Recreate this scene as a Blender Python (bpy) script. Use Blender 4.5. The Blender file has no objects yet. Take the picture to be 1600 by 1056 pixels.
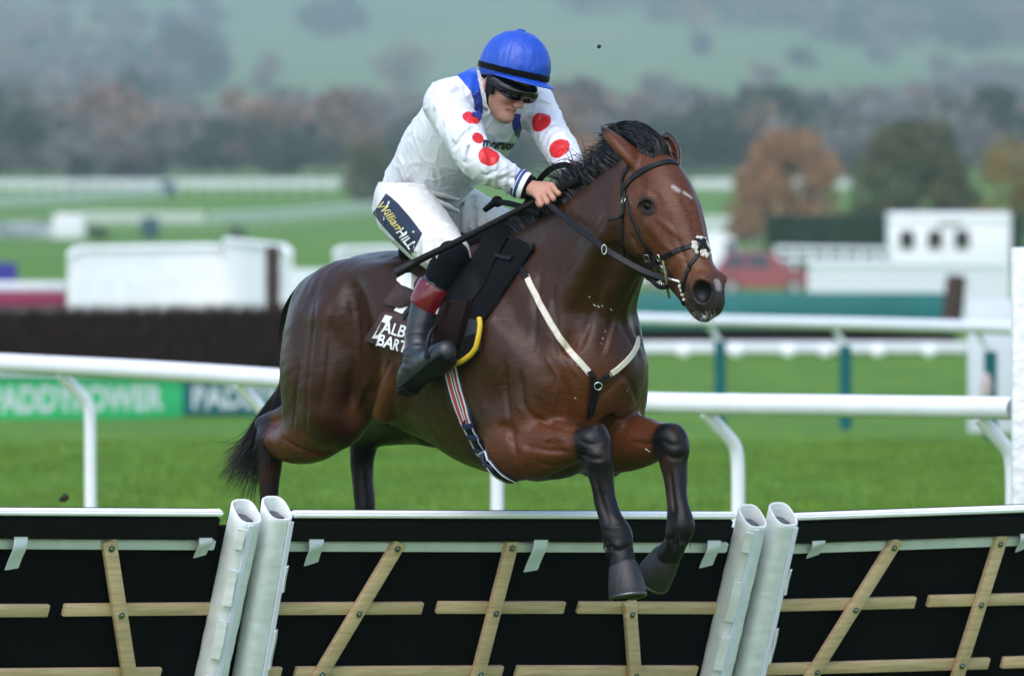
import bpy, bmesh, math, random
import numpy as np
from mathutils import Vector, Matrix, Quaternion
from mathutils.bvhtree import BVHTree

random.seed(7)
rng = np.random.default_rng(7)
S = bpy.context.scene
COL = S.collection

# ------------------------------------------------------------------ camera, world, sun, exposure
LENS, SENSOR = 300.0, 36.0
FPX = LENS / SENSOR * 1600.0          # focal length in pixels of the 1600 px wide photograph
CX, CY, YH, CAMH = 800.0, 528.0, 275.0, 2.1
PITCH = math.atan((CY - YH) / FPX)
cp, sp = math.cos(PITCH), math.sin(PITCH)
cam_d = bpy.data.cameras.new("camera")
cam_d.lens, cam_d.sensor_width, cam_d.sensor_fit = LENS, SENSOR, 'HORIZONTAL'
cam_d.clip_start, cam_d.clip_end = 0.5, 20000
cam_d.dof.use_dof = True
cam_d.dof.focus_distance = 28.75
cam_d.dof.aperture_fstop = 5.6
cam = bpy.data.objects.new("camera", cam_d)
COL.objects.link(cam)
cam.location = (0, 0, CAMH)
cam.rotation_euler = (math.pi / 2 - PITCH, 0, 0)
S.camera = cam

SUN_EL, SUN_AZ = math.radians(52), math.radians(200)   # azimuth clockwise from +Y (north)
world = bpy.data.worlds.new("World")
S.world = world
world.use_nodes = True
wn, wl = world.node_tree.nodes, world.node_tree.links
for n in list(wn): wn.remove(n)
wo = wn.new("ShaderNodeOutputWorld"); bg = wn.new("ShaderNodeBackground"); sky = wn.new("ShaderNodeTexSky")
sky.sky_type = 'NISHITA'
sky.sun_disc = False
sky.sun_elevation, sky.sun_rotation = SUN_EL, SUN_AZ
sky.air_density, sky.dust_density, sky.ozone_density = 1.0, 1.6, 1.0
bg.inputs[1].default_value = 0.15
wl.new(sky.outputs[0], bg.inputs[0]); wl.new(bg.outputs[0], wo.inputs[0])

sd = bpy.data.lights.new("sun", 'SUN')
sd.energy, sd.angle, sd.color = 0.75, math.radians(60), (1.0, 0.955, 0.965)
sun = bpy.data.objects.new("sun", sd)
COL.objects.link(sun)
dirv = Vector((math.sin(SUN_AZ) * math.cos(SUN_EL), math.cos(SUN_AZ) * math.cos(SUN_EL), math.sin(SUN_EL)))
sun.rotation_euler = dirv.to_track_quat('Z', 'Y').to_euler()
sun.location = dirv * 50

S.view_settings.view_transform = 'Standard'
S.view_settings.look = 'None'
S.view_settings.exposure = 1.1
S.view_settings.gamma = 1.0
S.view_settings.use_curve_mapping = False
S.cycles.use_denoising = True
S.cycles.max_bounces = 8
S.cycles.volume_bounces = 1
S.cycles.caustics_reflective = False
S.cycles.caustics_refractive = False

HAZE = 0.00021
# ------------------------------------------------------------------ coordinates
D0 = 29.5
S0 = FPX / D0

def W(px, py, D):
    """World point that lies D metres away along the view axis and is seen at (px, py) of the photograph."""
    xc, yc = (px - CX) * D / FPX, -(py - CY) * D / FPX
    return Vector((xc, D * cp + yc * sp, CAMH - D * sp + yc * cp))

def Wn(px, py, D):
    px, py, D = np.broadcast_arrays(np.asarray(px, float), np.asarray(py, float), np.asarray(D, float))
    xc, yc = (px - CX) * D / FPX, -(py - CY) * D / FPX
    return np.stack([xc, D * cp + yc * sp, CAMH - D * sp + yc * cp], -1)

def project(p):
    x, y, z = p[0], p[1], p[2] - CAMH
    D = y * cp - z * sp
    yc = y * sp + z * cp
    return CX + x / D * FPX, CY - yc / D * FPX, D

FW = Vector((0.6, -0.8, 0.0))          # the way the horse travels
RT = Vector((-0.8, -0.6, 0.0))         # the horse's right (the near side)
UP = Vector((0, 0, 1))

def H(px, py, r=0.0):
    """Point on the plane r metres to the right of the horse's mid-plane."""
    f = ((px - 720.0) / S0 + 0.8 * r) / 0.6
    return W(px, py, D0 - 0.8 * f - 0.6 * r)

def HF(f, py, r=0.0):
    px = 720.0 + (0.6 * f - 0.8 * r) * S0
    return W(px, py, D0 - 0.8 * f - 0.6 * r)

CAMPOS = Vector((0, 0, CAMH))

# ------------------------------------------------------------------ object helpers
def link(o, parent=None):
    COL.objects.link(o)
    if parent is not None: o.parent = parent
    return o

def tag(o, label=None, cat=None, group=None, kind=None):
    if label: o["label"] = label
    if cat: o["category"] = cat
    if group: o["group"] = group
    if kind: o["kind"] = kind
    return o

def empty(name, loc=(0, 0, 0), label=None, cat=None, group=None):
    o = bpy.data.objects.new(name, None)
    o.location = loc
    o.empty_display_size = 0.1
    COL.objects.link(o)
    return tag(o, label, cat, group)

def mesh_np(name, V, faces, smooth=True):
    """V (n,3); faces (m,3|4) int array or list of such arrays."""
    fl = faces if isinstance(faces, (list, tuple)) else [faces]
    fl = [np.asarray(a, np.int32) for a in fl if len(a)]
    me = bpy.data.meshes.new(name)
    V = np.asarray(V, np.float32)
    me.vertices.add(len(V)); me.vertices.foreach_set("co", V.ravel())
    li = np.concatenate([a.ravel() for a in fl])
    tot = np.concatenate([np.full(len(a), a.shape[1], np.int32) for a in fl])
    st = np.concatenate([[0], np.cumsum(tot)[:-1]]).astype(np.int32)
    me.loops.add(len(li)); me.loops.foreach_set("vertex_index", li)
    me.polygons.add(len(tot)); me.polygons.foreach_set("loop_start", st)
    me.polygons.foreach_set("loop_total", tot)
    me.polygons.foreach_set("use_smooth", np.full(len(tot), smooth, bool))
    me.update(calc_edges=True)
    return me

def obj(name, me, m=None, parent=None, loc=None):
    """Mesh data given in world coordinates becomes an object; parents here are never rotated, so offset by their location."""
    o = bpy.data.objects.new(name, me)
    if m is not None: me.materials.append(m)
    link(o, parent)
    if parent is not None:
        off = Vector((0, 0, 0)); p = parent
        while p is not None: off += p.location; p = p.parent
        o.location = -off
    return o

def origin_to(o, pt):
    """Move the origin of a parentless mesh object to pt without moving its mesh."""
    o.data.transform(Matrix.Translation(-Vector(pt))); o.location = pt
    return o

class MB:
    """Collects simple shapes into one mesh."""
    def __init__(self): self.v, self.f, self.n = [], {3: [], 4: []}, 0
    def add(self, V, F):
        V = np.asarray(V, float); F = np.asarray(F)
        self.v.append(V); self.f[F.shape[1]].append(F + self.n); self.n += len(V)
        return self
    def box(self, c, ax, ay, az):
        """Box about c with half-axis vectors ax, ay, az."""
        c, ax, ay, az = [np.asarray(q, float) for q in (c, ax, ay, az)]
        V = [c + i * ax + j * ay + k * az for i in (-1, 1) for j in (-1, 1) for k in (-1, 1)]
        F = [(0, 1, 3, 2), (4, 6, 7, 5), (0, 4, 5, 1), (2, 3, 7, 6), (0, 2, 6, 4), (1, 5, 7, 3)]
        return self.add(V, F)
    def bbox(self, c, ax, ay, az, bev):
        """Bevelled box."""
        bm = bmesh.new()
        bmesh.ops.create_cube(bm, size=2.0)
        M = Matrix([list(ax) + [0], list(ay) + [0], list(az) + [0], [0, 0, 0, 1]]).transposed()
        M.translation = Vector(c)
        bmesh.ops.transform(bm, matrix=M, verts=bm.verts)
        bmesh.ops.bevel(bm, geom=list(bm.edges), offset=bev, segments=2, affect='EDGES', profile=0.5)
        return self.bm(bm)
    def bm(self, bm):
        bm.verts.ensure_lookup_table(); bm.verts.index_update()
        V = [v.co[:] for v in bm.verts]
        n0 = self.n
        self.v.append(np.asarray(V, float)); self.n += len(V)
        for f in bm.faces:
            ids = [v.index for v in f.verts]
            if len(ids) in (3, 4): self.f[len(ids)].append(np.asarray([ids]) + n0)
            else:
                for i in range(1, len(ids) - 1): self.f[3].append(np.asarray([[ids[0], ids[i], ids[i + 1]]]) + n0)
        bm.free()
        return self
    def tube(self, pts, rad, seg=12, cap=True, closed=False, flat=None, up=None):
        """Tube along pts; rad a number or list; flat=(a,b) gives an elliptical section, wide axis along 'up'-normal."""
        pts = np.asarray([tuple(p) for p in pts], float); n = len(pts)
        rad = np.full(n, rad, float) if np.isscalar(rad) else np.asarray(rad, float)
        T = np.gradient(pts, axis=0) if not closed else (np.roll(pts, -1, 0) - np.roll(pts, 1, 0))
        T /= np.linalg.norm(T, axis=1)[:, None] + 1e-12
        a = np.asarray(up if up is not None else ((0, 0, 1) if abs(T[0][2]) < 0.9 else (1, 0, 0)), float)
        if a.ndim == 2: A = a
        else:
            A = np.zeros_like(T); prev = a
            for i in range(n):
                q = prev - T[i] * np.dot(prev, T[i]); q /= np.linalg.norm(q) + 1e-12
                A[i] = q
                prev = q if up is None else a
        A = A - T * np.sum(A * T, 1)[:, None]; A /= np.linalg.norm(A, axis=1)[:, None] + 1e-12
        B = np.cross(T, A)
        th = np.arange(seg) * 2 * np.pi / seg
        fa, fb = flat if flat else (1, 1)
        V = (pts[:, None, :] + rad[:, None, None] * (fa * np.cos(th)[None, :, None] * A[:, None, :] + fb * np.sin(th)[None, :, None] * B[:, None, :])).reshape(-1, 3)
        F = []
        for i in range(n if closed else n - 1):
            j = (i + 1) % n
            for k in range(seg):
                l = (k + 1) % seg
                F.append((i * seg + k, i * seg + l, j * seg + l, j * seg + k))
        self.add(V, F)
        if cap and not closed:
            for e, i in ((0, 0), (1, n - 1)):
                c = len(V) + 0
                base = self.n
                ring = V[i * seg:(i + 1) * seg]
                VV = np.vstack([ring, pts[i][None]])
                FF = [(k, seg, (k + 1) % seg) if e else ((k + 1) % seg, seg, k) for k in range(seg)]
                self.add(VV, FF)
        return self
    def ribbon(self, pts, nor, width, thick, seg=1):
        """Flat strap: pts on a surface with normals; a rounded rectangular section, lifted by its thickness."""
        pts = np.asarray([tuple(p) for p in pts], float); N = np.asarray([tuple(p) for p in nor], float)
        n = len(pts)
        width = np.full(n, width, float) if np.isscalar(width) else np.asarray(width, float)
        T = np.gradient(pts, axis=0); T /= np.linalg.norm(T, axis=1)[:, None] + 1e-12
        N = N - T * np.sum(N * T, 1)[:, None]; N /= np.linalg.norm(N, axis=1)[:, None] + 1e-12
        B = np.cross(T, N)
        prof = [(-.5, -.3), (-.5, .55), (-.42, 1), (.42, 1), (.5, .55), (.5, -.3)]
        V = np.stack([pts + B * (width * a)[:, None] + N * (thick * b) for a, b in prof], 1).reshape(-1, 3)
        k = len(prof); F = []
        for i in range(n - 1):
            for j in range(k):
                l = (j + 1) % k
                F.append((i * k + j, (i + 1) * k + j, (i + 1) * k + l, i * k + l))
        self.add(V, F)
        for i, rev in ((0, 0), (n - 1, 1)):
            q = [i * k + j for j in range(k)]
            if rev: q = q[::-1]
            base = self.n - len(V)
            VV = V[q]; self.add(VV, [(0, 1, 2, 5), (2, 3, 4, 5)])
        return self
    def sphere(self, c, r, seg=12, rings=8, axes=None):
        r = np.asarray([r, r, r] if np.isscalar(r) else r, float)
        A = np.eye(3) if axes is None else np.asarray([tuple(a) for a in axes], float)
        V, F = [], []
        for i in range(rings + 1):
            ph = math.pi * i / rings
            for j in range(seg):
                t = 2 * math.pi * j / seg
                q = np.array((math.sin(ph) * math.cos(t), math.sin(ph) * math.sin(t), math.cos(ph))) * r
                V.append(np.asarray(tuple(c), float) + q @ A)
        for i in range(rings):
            for j in range(seg):
                l = (j + 1) % seg
                F.append((i * seg + j, (i + 1) * seg + j, (i + 1) * seg + l, i * seg + l))
        return self.add(V, F)
    def build(self, name, m=None, parent=None, smooth=False):
        V = np.concatenate(self.v)
        F = [np.concatenate(q) for q in (self.f[3], self.f[4]) if q]
        me = mesh_np(name, V, F, smooth)
        return obj(name, me, m, parent)

def smooth_by_angle(o, deg=40):
    me = o.data
    me.polygons.foreach_set("use_smooth", np.ones(len(me.polygons), bool))
    bm = bmesh.new(); bm.from_mesh(me)
    bmesh.ops.remove_doubles(bm, verts=bm.verts, dist=1e-5)
    for e in bm.edges:
        if len(e.link_faces) == 2 and e.calc_face_angle(0) > math.radians(deg): e.smooth = False
    bm.to_mesh(me); bm.free()
    return o

def crom(P, n=8):
    """Catmull-Rom through rows of P (any columns)."""
    P = np.asarray([tuple(p) for p in P], float)
    if len(P) == 1: P = np.vstack([P, P + 1e-6])
    if len(P) < 3:
        t = np.linspace(0, 1, n + 1)[:, None]
        return P[0] * (1 - t) + P[1] * t
    Q = np.vstack([2 * P[0] - P[1], P, 2 * P[-1] - P[-2]])
    out = []
    for i in range(1, len(Q) - 2):
        t = np.linspace(0, 1, n, endpoint=False)[:, None]
        a, b, c, d = Q[i - 1], Q[i], Q[i + 1], Q[i + 2]
        out.append(0.5 * (2 * b + (c - a) * t + (2 * a - 5 * b + 4 * c - d) * t ** 2 + (3 * b - a - 3 * c + d) * t ** 3))
    return np.vstack(out + [P[-1:]])

# ------------------------------------------------------------------ signed distance modelling -> one continuous mesh
class Sdf:
    def __init__(self, lo, hi, h):
        self.lo, self.h = np.asarray(lo, float), h
        self.n = np.ceil((np.asarray(hi) - self.lo) / h).astype(int) + 1
        self.ax = [self.lo[i] + h * np.arange(self.n[i]) for i in range(3)]
        self.f = np.full(self.n, 0.5, np.float32)
    def region(self, lo, hi):
        a = np.clip(np.floor((lo - self.lo) / self.h).astype(int), 0, self.n)
        b = np.clip(np.ceil((hi - self.lo) / self.h).astype(int) + 1, 0, self.n)
        return tuple(slice(a[i], b[i]) for i in range(3))
    def coords(self, sl):
        return (self.ax[0][sl[0]][:, None, None].astype(np.float32), self.ax[1][sl[1]][None, :, None].astype(np.float32), self.ax[2][sl[2]][None, None, :].astype(np.float32))
    def combine(self, sl, d, k, op):
        g = self.f[sl]
        if op == 'sub':
            d = -d
            hh = np.maximum(k - np.abs(g - d), 0) / k
            self.f[sl] = np.maximum(g, d) + hh * hh * k * 0.25
        else:
            hh = np.maximum(k - np.abs(g - d), 0) / k
            self.f[sl] = np.minimum(g, d) - hh * hh * k * 0.25
    def chain(self, pts, rad=None, k=0.03, L=None, ks=1.0, n=5, op='add'):
        """pts: list of (Vector, radius)."""
        P = [tuple(p[0]) + (p[1],) for p in pts]
        Q = crom(P, n) if len(P) > 1 else np.asarray(P + P, float)
        Q[:, 3] = np.maximum(Q[:, 3], 0.002)
        rm = Q[:, 3].max() / min(ks, 1.0) + k + 2 * self.h
        sl = self.region(Q[:, :3].min(0) - rm, Q[:, :3].max(0) + rm)
        X, Y, Z = self.coords(sl)
        shp = (X.shape[0], Y.shape[1], Z.shape[2])
        if 0 in shp: return
        out = np.full(shp, 0.5, np.float32)
        Lx = np.asarray(tuple(L), float) if L is not None else None
        for i in range(len(Q) - 1):
            a, b, ra, rb = Q[i, :3], Q[i + 1, :3], Q[i, 3], Q[i + 1, 3]
            m = max(ra, rb) / min(ks, 1.0) + k + 2 * self.h
            s2 = self.region(np.minimum(a, b) - m, np.maximum(a, b) + m)
            loc = tuple(slice(max(s2[j].start - sl[j].start, 0), max(min(s2[j].stop, sl[j].stop) - sl[j].start, 0)) for j in range(3))
            dx, dy, dz = X[loc[0]] - a[0], Y[:, loc[1]] - a[1], Z[:, :, loc[2]] - a[2]
            ab = b - a
            if Lx is not None and ks != 1.0:
                w = (dx * Lx[0] + dy * Lx[1] + dz * Lx[2]) * (ks - 1)
                dx, dy, dz = dx + w * Lx[0], dy + w * Lx[1], dz + w * Lx[2]
                ab = ab + Lx * (ab @ Lx) * (ks - 1)
            t = np.clip((dx * ab[0] + dy * ab[1] + dz * ab[2]) / (ab @ ab + 1e-9), 0, 1)
            d = np.sqrt((dx - t * ab[0]) ** 2 + (dy - t * ab[1]) ** 2 + (dz - t * ab[2]) ** 2) - (ra + (rb - ra) * t)
            if ks > 1: d = d / (1 + 0.5 * (ks - 1))
            out[loc] = np.minimum(out[loc], d)
        self.combine(sl, out, k, op)
    def ell(self, c, radii, axes=None, k=0.03, op='add'):
        c = np.asarray(tuple(c), float); r = np.asarray(radii, float)
        A = np.eye(3) if axes is None else np.asarray([tuple(Vector(a).normalized()) for a in axes], float)
        m = r.max() + k + 2 * self.h
        sl = self.region(c - m, c + m)
        X, Y, Z = self.coords(sl)
        if 0 in (X.shape[0], Y.shape[1], Z.shape[2]): return
        dx, dy, dz = X - c[0], Y - c[1], Z - c[2]
        u = [dx * A[i, 0] + dy * A[i, 1] + dz * A[i, 2] for i in range(3)]
        k0 = np.sqrt(sum((u[i] / r[i]) ** 2 for i in range(3))) + 1e-6
        k1 = np.sqrt(sum((u[i] / r[i] ** 2) ** 2 for i in range(3))) + 1e-6
        self.combine(sl, (k0 * (k0 - 1) / k1).astype(np.float32), k, op)
    def plane_cut(self, pt, nrm, k=0.01):
        """Removes what lies on the side the normal points to."""
        X, Y, Z = self.coords((slice(None),) * 3)
        d = (X - pt[0]) * nrm[0] + (Y - pt[1]) * nrm[1] + (Z - pt[2]) * nrm[2]
        hh = np.maximum(k - np.abs(self.f - d), 0) / k
        self.f = (np.maximum(self.f, d) + hh * hh * k * 0.25).astype(np.float32)
    def mesh(self, smooth=3):
        f = self.f
        ins = f < 0
        c = [ins[a:ins.shape[0] - 1 + a, b:ins.shape[1] - 1 + b, d:ins.shape[2] - 1 + d] for a in (0, 1) for b in (0, 1) for d in (0, 1)]
        cnt = sum(q.astype(np.int8) for q in c)
        act = (cnt > 0) & (cnt < 8)
        idx = np.argwhere(act)
        vid = np.full(act.shape, -1, np.int32); vid[act] = np.arange(len(idx))
        acc = np.zeros((len(idx), 3)); num = np.zeros(len(idx))
        cor = [(a, b, d) for a in (0, 1) for b in (0, 1) for d in (0, 1)]
        vals = [f[idx[:, 0] + a, idx[:, 1] + b, idx[:, 2] + d] for a, b, d in cor]
        for i in range(8):
            for j in range(i + 1, 8):
                df = np.abs(np.array(cor[i]) - np.array(cor[j]))
                if df.sum() != 1: continue
                va, vb = vals[i], vals[j]
                x = (va < 0) != (vb < 0)
                t = np.where(x, va / np.where(x, va - vb, 1), 0)
                p = np.array(cor[i])[None] + t[:, None] * (np.array(cor[j]) - np.array(cor[i]))[None]
                acc += p * x[:, None]; num += x
        V = self.lo + self.h * (idx + acc / num[:, None])
        quads = []
        for ax in range(3):
            s0 = [slice(None)] * 3; s1 = [slice(None)] * 3
            s0[ax] = slice(0, -1); s1[ax] = slice(1, None)
            A, B = ins[tuple(s0)], ins[tuple(s1)]
            E = np.argwhere(A != B)
            u, w = [(1, 2), (2, 0), (0, 1)][ax]
            ok = (E[:, u] > 0) & (E[:, w] > 0) & (E[:, u] < ins.shape[u] - 1) & (E[:, w] < ins.shape[w] - 1)
            E = E[ok]
            inside = A[tuple(E.T)]
            def gv(du, dw):
                Q = E.copy(); Q[:, u] -= du; Q[:, w] -= dw
                return vid[Q[:, 0], Q[:, 1], Q[:, 2]]
            q = np.stack([gv(1, 1), gv(0, 1), gv(0, 0), gv(1, 0)], 1)
            q[~inside] = q[~inside][:, ::-1]
            quads.append(q)
        Q = np.vstack(quads)
        Q = Q[(Q >= 0).all(1)]
        for _ in range(smooth):
            for lam in (0.5, -0.52):
                a = Q; sm = np.zeros_like(V); dg = np.zeros(len(V))
                for i in range(4):
                    i0, i1 = a[:, i], a[:, (i + 1) % 4]
                    for ci in range(3):
                        sm[:, ci] += np.bincount(i0, V[i1, ci], len(V)) + np.bincount(i1, V[i0, ci], len(V))
                    dg += np.bincount(i0, minlength=len(V)) + np.bincount(i1, minlength=len(V))
                V = V + lam * (sm / np.maximum(dg, 1)[:, None] - V)
        return V, Q

def vnormals(V, Q):
    n = np.cross(V[Q[:, 2]] - V[Q[:, 0]], V[Q[:, 3]] - V[Q[:, 1]])
    N = np.zeros_like(V)
    for i in range(4):
        for c in range(3): N[:, c] += np.bincount(Q[:, i], n[:, c], len(V))
    return N / (np.linalg.norm(N, axis=1)[:, None] + 1e-12)

def bvh_of(V, Q):
    return BVHTree.FromPolygons([tuple(v) for v in V.tolist()], Q.tolist())

def cast(bvh, px, py, lift=0.0):
    """Where the line of sight through (px, py) meets a surface: (point, normal) or None."""
    d = (W(px, py, 10) - CAMPOS).normalized()
    hit = bvh.ray_cast(CAMPOS, d)
    if hit[0] is None: return None
    n = hit[1]
    if n.dot(d) > 0: n = -n
    return hit[0] + n * lift, n

def snap(bvh, p, lift=0.0, away=None):
    hit = bvh.find_nearest(Vector(p))
    n = hit[1]
    return hit[0] + n * lift, n

def vnoise(P, seed=0, octaves=2):
    """Cheap smooth 3-D value noise in numpy, about -1..1."""
    r = np.random.default_rng(seed); tab = r.uniform(-1, 1, (32, 32, 32)).astype(np.float32)
    out = 0; amp = 1.0; tot = 0
    for o in range(octaves):
        p = P * (2 ** o) + 17.3 * o
        i = np.floor(p).astype(int); t = p - i; t = t * t * (3 - 2 * t)
        acc = 0
        for a in (0, 1):
            for b in (0, 1):
                for c in (0, 1):
                    w = (t[:, 0] if a else 1 - t[:, 0]) * (t[:, 1] if b else 1 - t[:, 1]) * (t[:, 2] if c else 1 - t[:, 2])
                    acc = acc + w * tab[(i[:, 0] + a) % 32, (i[:, 1] + b) % 32, (i[:, 2] + c) % 32]
        out = out + amp * acc; tot += amp; amp *= 0.5
    return out / tot

# ------------------------------------------------------------------ materials
def sset(node, name, val):
    if name in node.inputs: node.inputs[name].default_value = val

def mat(name, col, rough=0.5, spec=0.5, metal=0.0, var=0.0, vscale=8.0, bump=0.0, bscale=60.0, sheen=0.0, coat=0.0, var2=None, stretch=None, rvar=0.0, trans=0.0, bdist=0.01, detail=4.0, back=None):
    m = bpy.data.materials.new(name); m.use_nodes = True
    nt = m.node_tree; N, Lk = nt.nodes, nt.links
    b = N["Principled BSDF"]
    c = tuple(col) + (1,)
    b.inputs["Base Color"].default_value = c
    b.inputs["Roughness"].default_value = rough
    b.inputs["Metallic"].default_value = metal
    sset(b, "Specular IOR Level", spec)
    sset(b, "Sheen Weight", sheen); sset(b, "Sheen Roughness", 0.4)
    sset(b, "Coat Weight", coat); sset(b, "Coat Roughness", 0.15)
    tc = None
    if var or bump or rvar:
        tc = N.new("ShaderNodeTexCoord")
        src = tc.outputs["Object"]
        if stretch:
            mp = N.new("ShaderNodeMapping"); mp.inputs["Scale"].default_value = stretch
            Lk.new(src, mp.inputs["Vector"]); src = mp.outputs["Vector"]
    if var or rvar:
        nz = N.new("ShaderNodeTexNoise"); nz.inputs["Scale"].default_value = vscale
        nz.inputs["Detail"].default_value = detail; nz.inputs["Roughness"].default_value = 0.6
        Lk.new(src, nz.inputs["Vector"])
    if var:
        mx = N.new("ShaderNodeMix"); mx.data_type = 'RGBA'
        lo = tuple(max(0, q * (1 - var)) for q in col) + (1,)
        hi = (tuple(var2) + (1,)) if var2 else tuple(min(1, q * (1 + var)) for q in col) + (1,)
        mx.inputs["A"].default_value = lo; mx.inputs["B"].default_value = hi
        rp = N.new("ShaderNodeMapRange"); rp.inputs[1].default_value = 0.3; rp.inputs[2].default_value = 0.7
        Lk.new(nz.outputs["Fac"], rp.inputs[0]); Lk.new(rp.outputs[0], mx.inputs["Factor"])
        Lk.new(mx.outputs["Result"], b.inputs["Base Color"])
    if rvar:
        rr = N.new("ShaderNodeMapRange"); rr.inputs[1].default_value = 0.3; rr.inputs[2].default_value = 0.7
        rr.inputs[3].default_value = max(0.02, rough - rvar); rr.inputs[4].default_value = min(1, rough + rvar)
        Lk.new(nz.outputs["Fac"], rr.inputs[0]); Lk.new(rr.outputs[0], b.inputs["Roughness"])
    if bump:
        n2 = N.new("ShaderNodeTexNoise"); n2.inputs["Scale"].default_value = bscale
        n2.inputs["Detail"].default_value = 5
        Lk.new(src, n2.inputs["Vector"])
        bp = N.new("ShaderNodeBump"); bp.inputs["Strength"].default_value = bump; bp.inputs["Distance"].default_value = bdist
        Lk.new(n2.outputs["Fac"], bp.inputs["Height"]); Lk.new(bp.outputs["Normal"], b.inputs["Normal"])
    return m

def text_mesh(txt, size=1.0, shear=0.0, bold=0.0, spacing=1.0):
    cu = bpy.data.curves.new("lettering", 'FONT')
    cu.body, cu.size, cu.shear, cu.offset, cu.space_character = txt, size, shear, bold, spacing
    cu.align_x, cu.align_y = 'CENTER', 'CENTER'
    cu.resolution_u = 3
    o = bpy.data.objects.new("lettering", cu); COL.objects.link(o)
    dg = bpy.context.evaluated_depsgraph_get(); dg.update()
    me = bpy.data.meshes.new_from_object(o.evaluated_get(dg))
    bpy.data.objects.remove(o); bpy.data.curves.remove(cu)
    return me

# ================================================================== GROUND, HILL, SKY AIR
GD = np.array([0, 55, 80, 100, 150, 234, 330, 420, 600, 770, 950, 1100, 1700, 2500, 3500, 4300, 5000, 5760])
GZ = np.array([0, -.03, -.28, -.75, -1.07, -1.65, -2.6, -2.6, -2.6, -2.7, .3, 1.44, 3.76, 15.2, 41.5, 70.8, 104.5, 147.5])
_dd = np.arange(0, 5760, 5.0)
_zz = np.interp(_dd, GD, GZ)
_k = np.exp(-(np.arange(-12, 13) / 5.0) ** 2); _k /= _k.sum()
_zs = np.convolve(np.pad(_zz, 12, mode='edge'), _k, 'valid')
_zz = np.where(_dd < 130, _zz, _zs)
def zg(y): return float(np.interp(y, _dd, _zz))
def ground_row(D): return YH + (CAMH - zg(D)) * FPX / D
def on_ground(px, D):
    """Ground point below the line of sight column px at distance D."""
    return Vector(((px - CX) * D / FPX, D, zg(D)))
def row_to_D(py, lo=950, hi=5700):
    for _ in range(50):
        m = (lo + hi) / 2
        if ground_row(m) > py: lo = m
        else: hi = m
    return lo

def node_mat(name):
    m = bpy.data.materials.new(name); m.use_nodes = True
    return m, m.node_tree.nodes, m.node_tree.links, m.node_tree.nodes["Principled BSDF"]

m_grass, N_, L_, b_ = node_mat("turf")
tc = N_.new("ShaderNodeTexCoord")
def noise(scale, detail=4, sc=None):
    n = N_.new("ShaderNodeTexNoise"); n.inputs["Scale"].default_value = scale; n.inputs["Detail"].default_value = detail
    if sc:
        mp = N_.new("ShaderNodeMapping"); mp.inputs["Scale"].default_value = sc
        L_.new(tc.outputs["Object"], mp.inputs[0]); L_.new(mp.outputs[0], n.inputs["Vector"])
    else: L_.new(tc.outputs["Object"], n.inputs["Vector"])
    return n
def ramp(src, stops):
    r = N_.new("ShaderNodeValToRGB"); e = r.color_ramp.elements
    while len(e) > 1: e.remove(e[-1])
    e[0].position, e[0].color = stops[0][0], stops[0][1] + (1,)
    for p, c in stops[1:]:
        q = e.new(p); q.color = c + (1,)
    L_.new(src, r.inputs[0]); return r
n1 = noise(.8, 6, (1, .35, 1)); n2 = noise(7, 5, (1, .4, 1)); n3 = noise(.05, 3)
r1 = ramp(n1.outputs["Fac"], [(.25, (.056, .155, .005)), (.5, (.088, .210, .008)), (.75, (.130, .245, .014))])
r2_ = ramp(n2.outputs["Fac"], [(.3, (.55, .58, .5)), (.7, (1.35, 1.3, 1.3))])
r3 = ramp(n3.outputs["Fac"], [(.3, (.85, .9, .9)), (.7, (1.15, 1.05, 1.2))])
def mult(a, b, f=1.0):
    m = N_.new("ShaderNodeMix"); m.data_type = 'RGBA'; m.blend_type = 'MULTIPLY'; m.inputs["Factor"].default_value = f
    L_.new(a, m.inputs["A"]); L_.new(b, m.inputs["B"]); return m.outputs["Result"]
turf = mult(mult(r1.outputs[0], r2_.outputs[0]), r3.outputs[0])
# beyond the course the grass is rough hill pasture
sx = N_.new("ShaderNodeSeparateXYZ"); L_.new(tc.outputs["Object"], sx.inputs[0])
mr = N_.new("ShaderNodeMapRange"); mr.inputs[1].default_value = 960; mr.inputs[2].default_value = 1400; L_.new(sx.outputs["Y"], mr.inputs[0])
n5 = noise(.006, 4, (1, .5, 1)); r5 = ramp(n5.outputs["Fac"], [(.3, (.085, .150, .030)), (.5, (.108, .180, .036)), (.7, (.14, .185, .052))])
mh = N_.new("ShaderNodeMix"); mh.data_type = 'RGBA'; L_.new(mr.outputs[0], mh.inputs["Factor"]); L_.new(turf, mh.inputs["A"]); L_.new(r5.outputs[0], mh.inputs["B"])
L_.new(mh.outputs["Result"], b_.inputs["Base Color"])
b_.inputs["Roughness"].default_value = .8; sset(b_, "Specular IOR Level", .2)
bp = N_.new("ShaderNodeBump"); bp.inputs["Strength"].default_value = .5; bp.inputs["Distance"].default_value = .05
n4 = noise(26, 6); L_.new(n4.outputs["Fac"], bp.inputs["Height"]); L_.new(bp.outputs[0], b_.inputs["Normal"])

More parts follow.
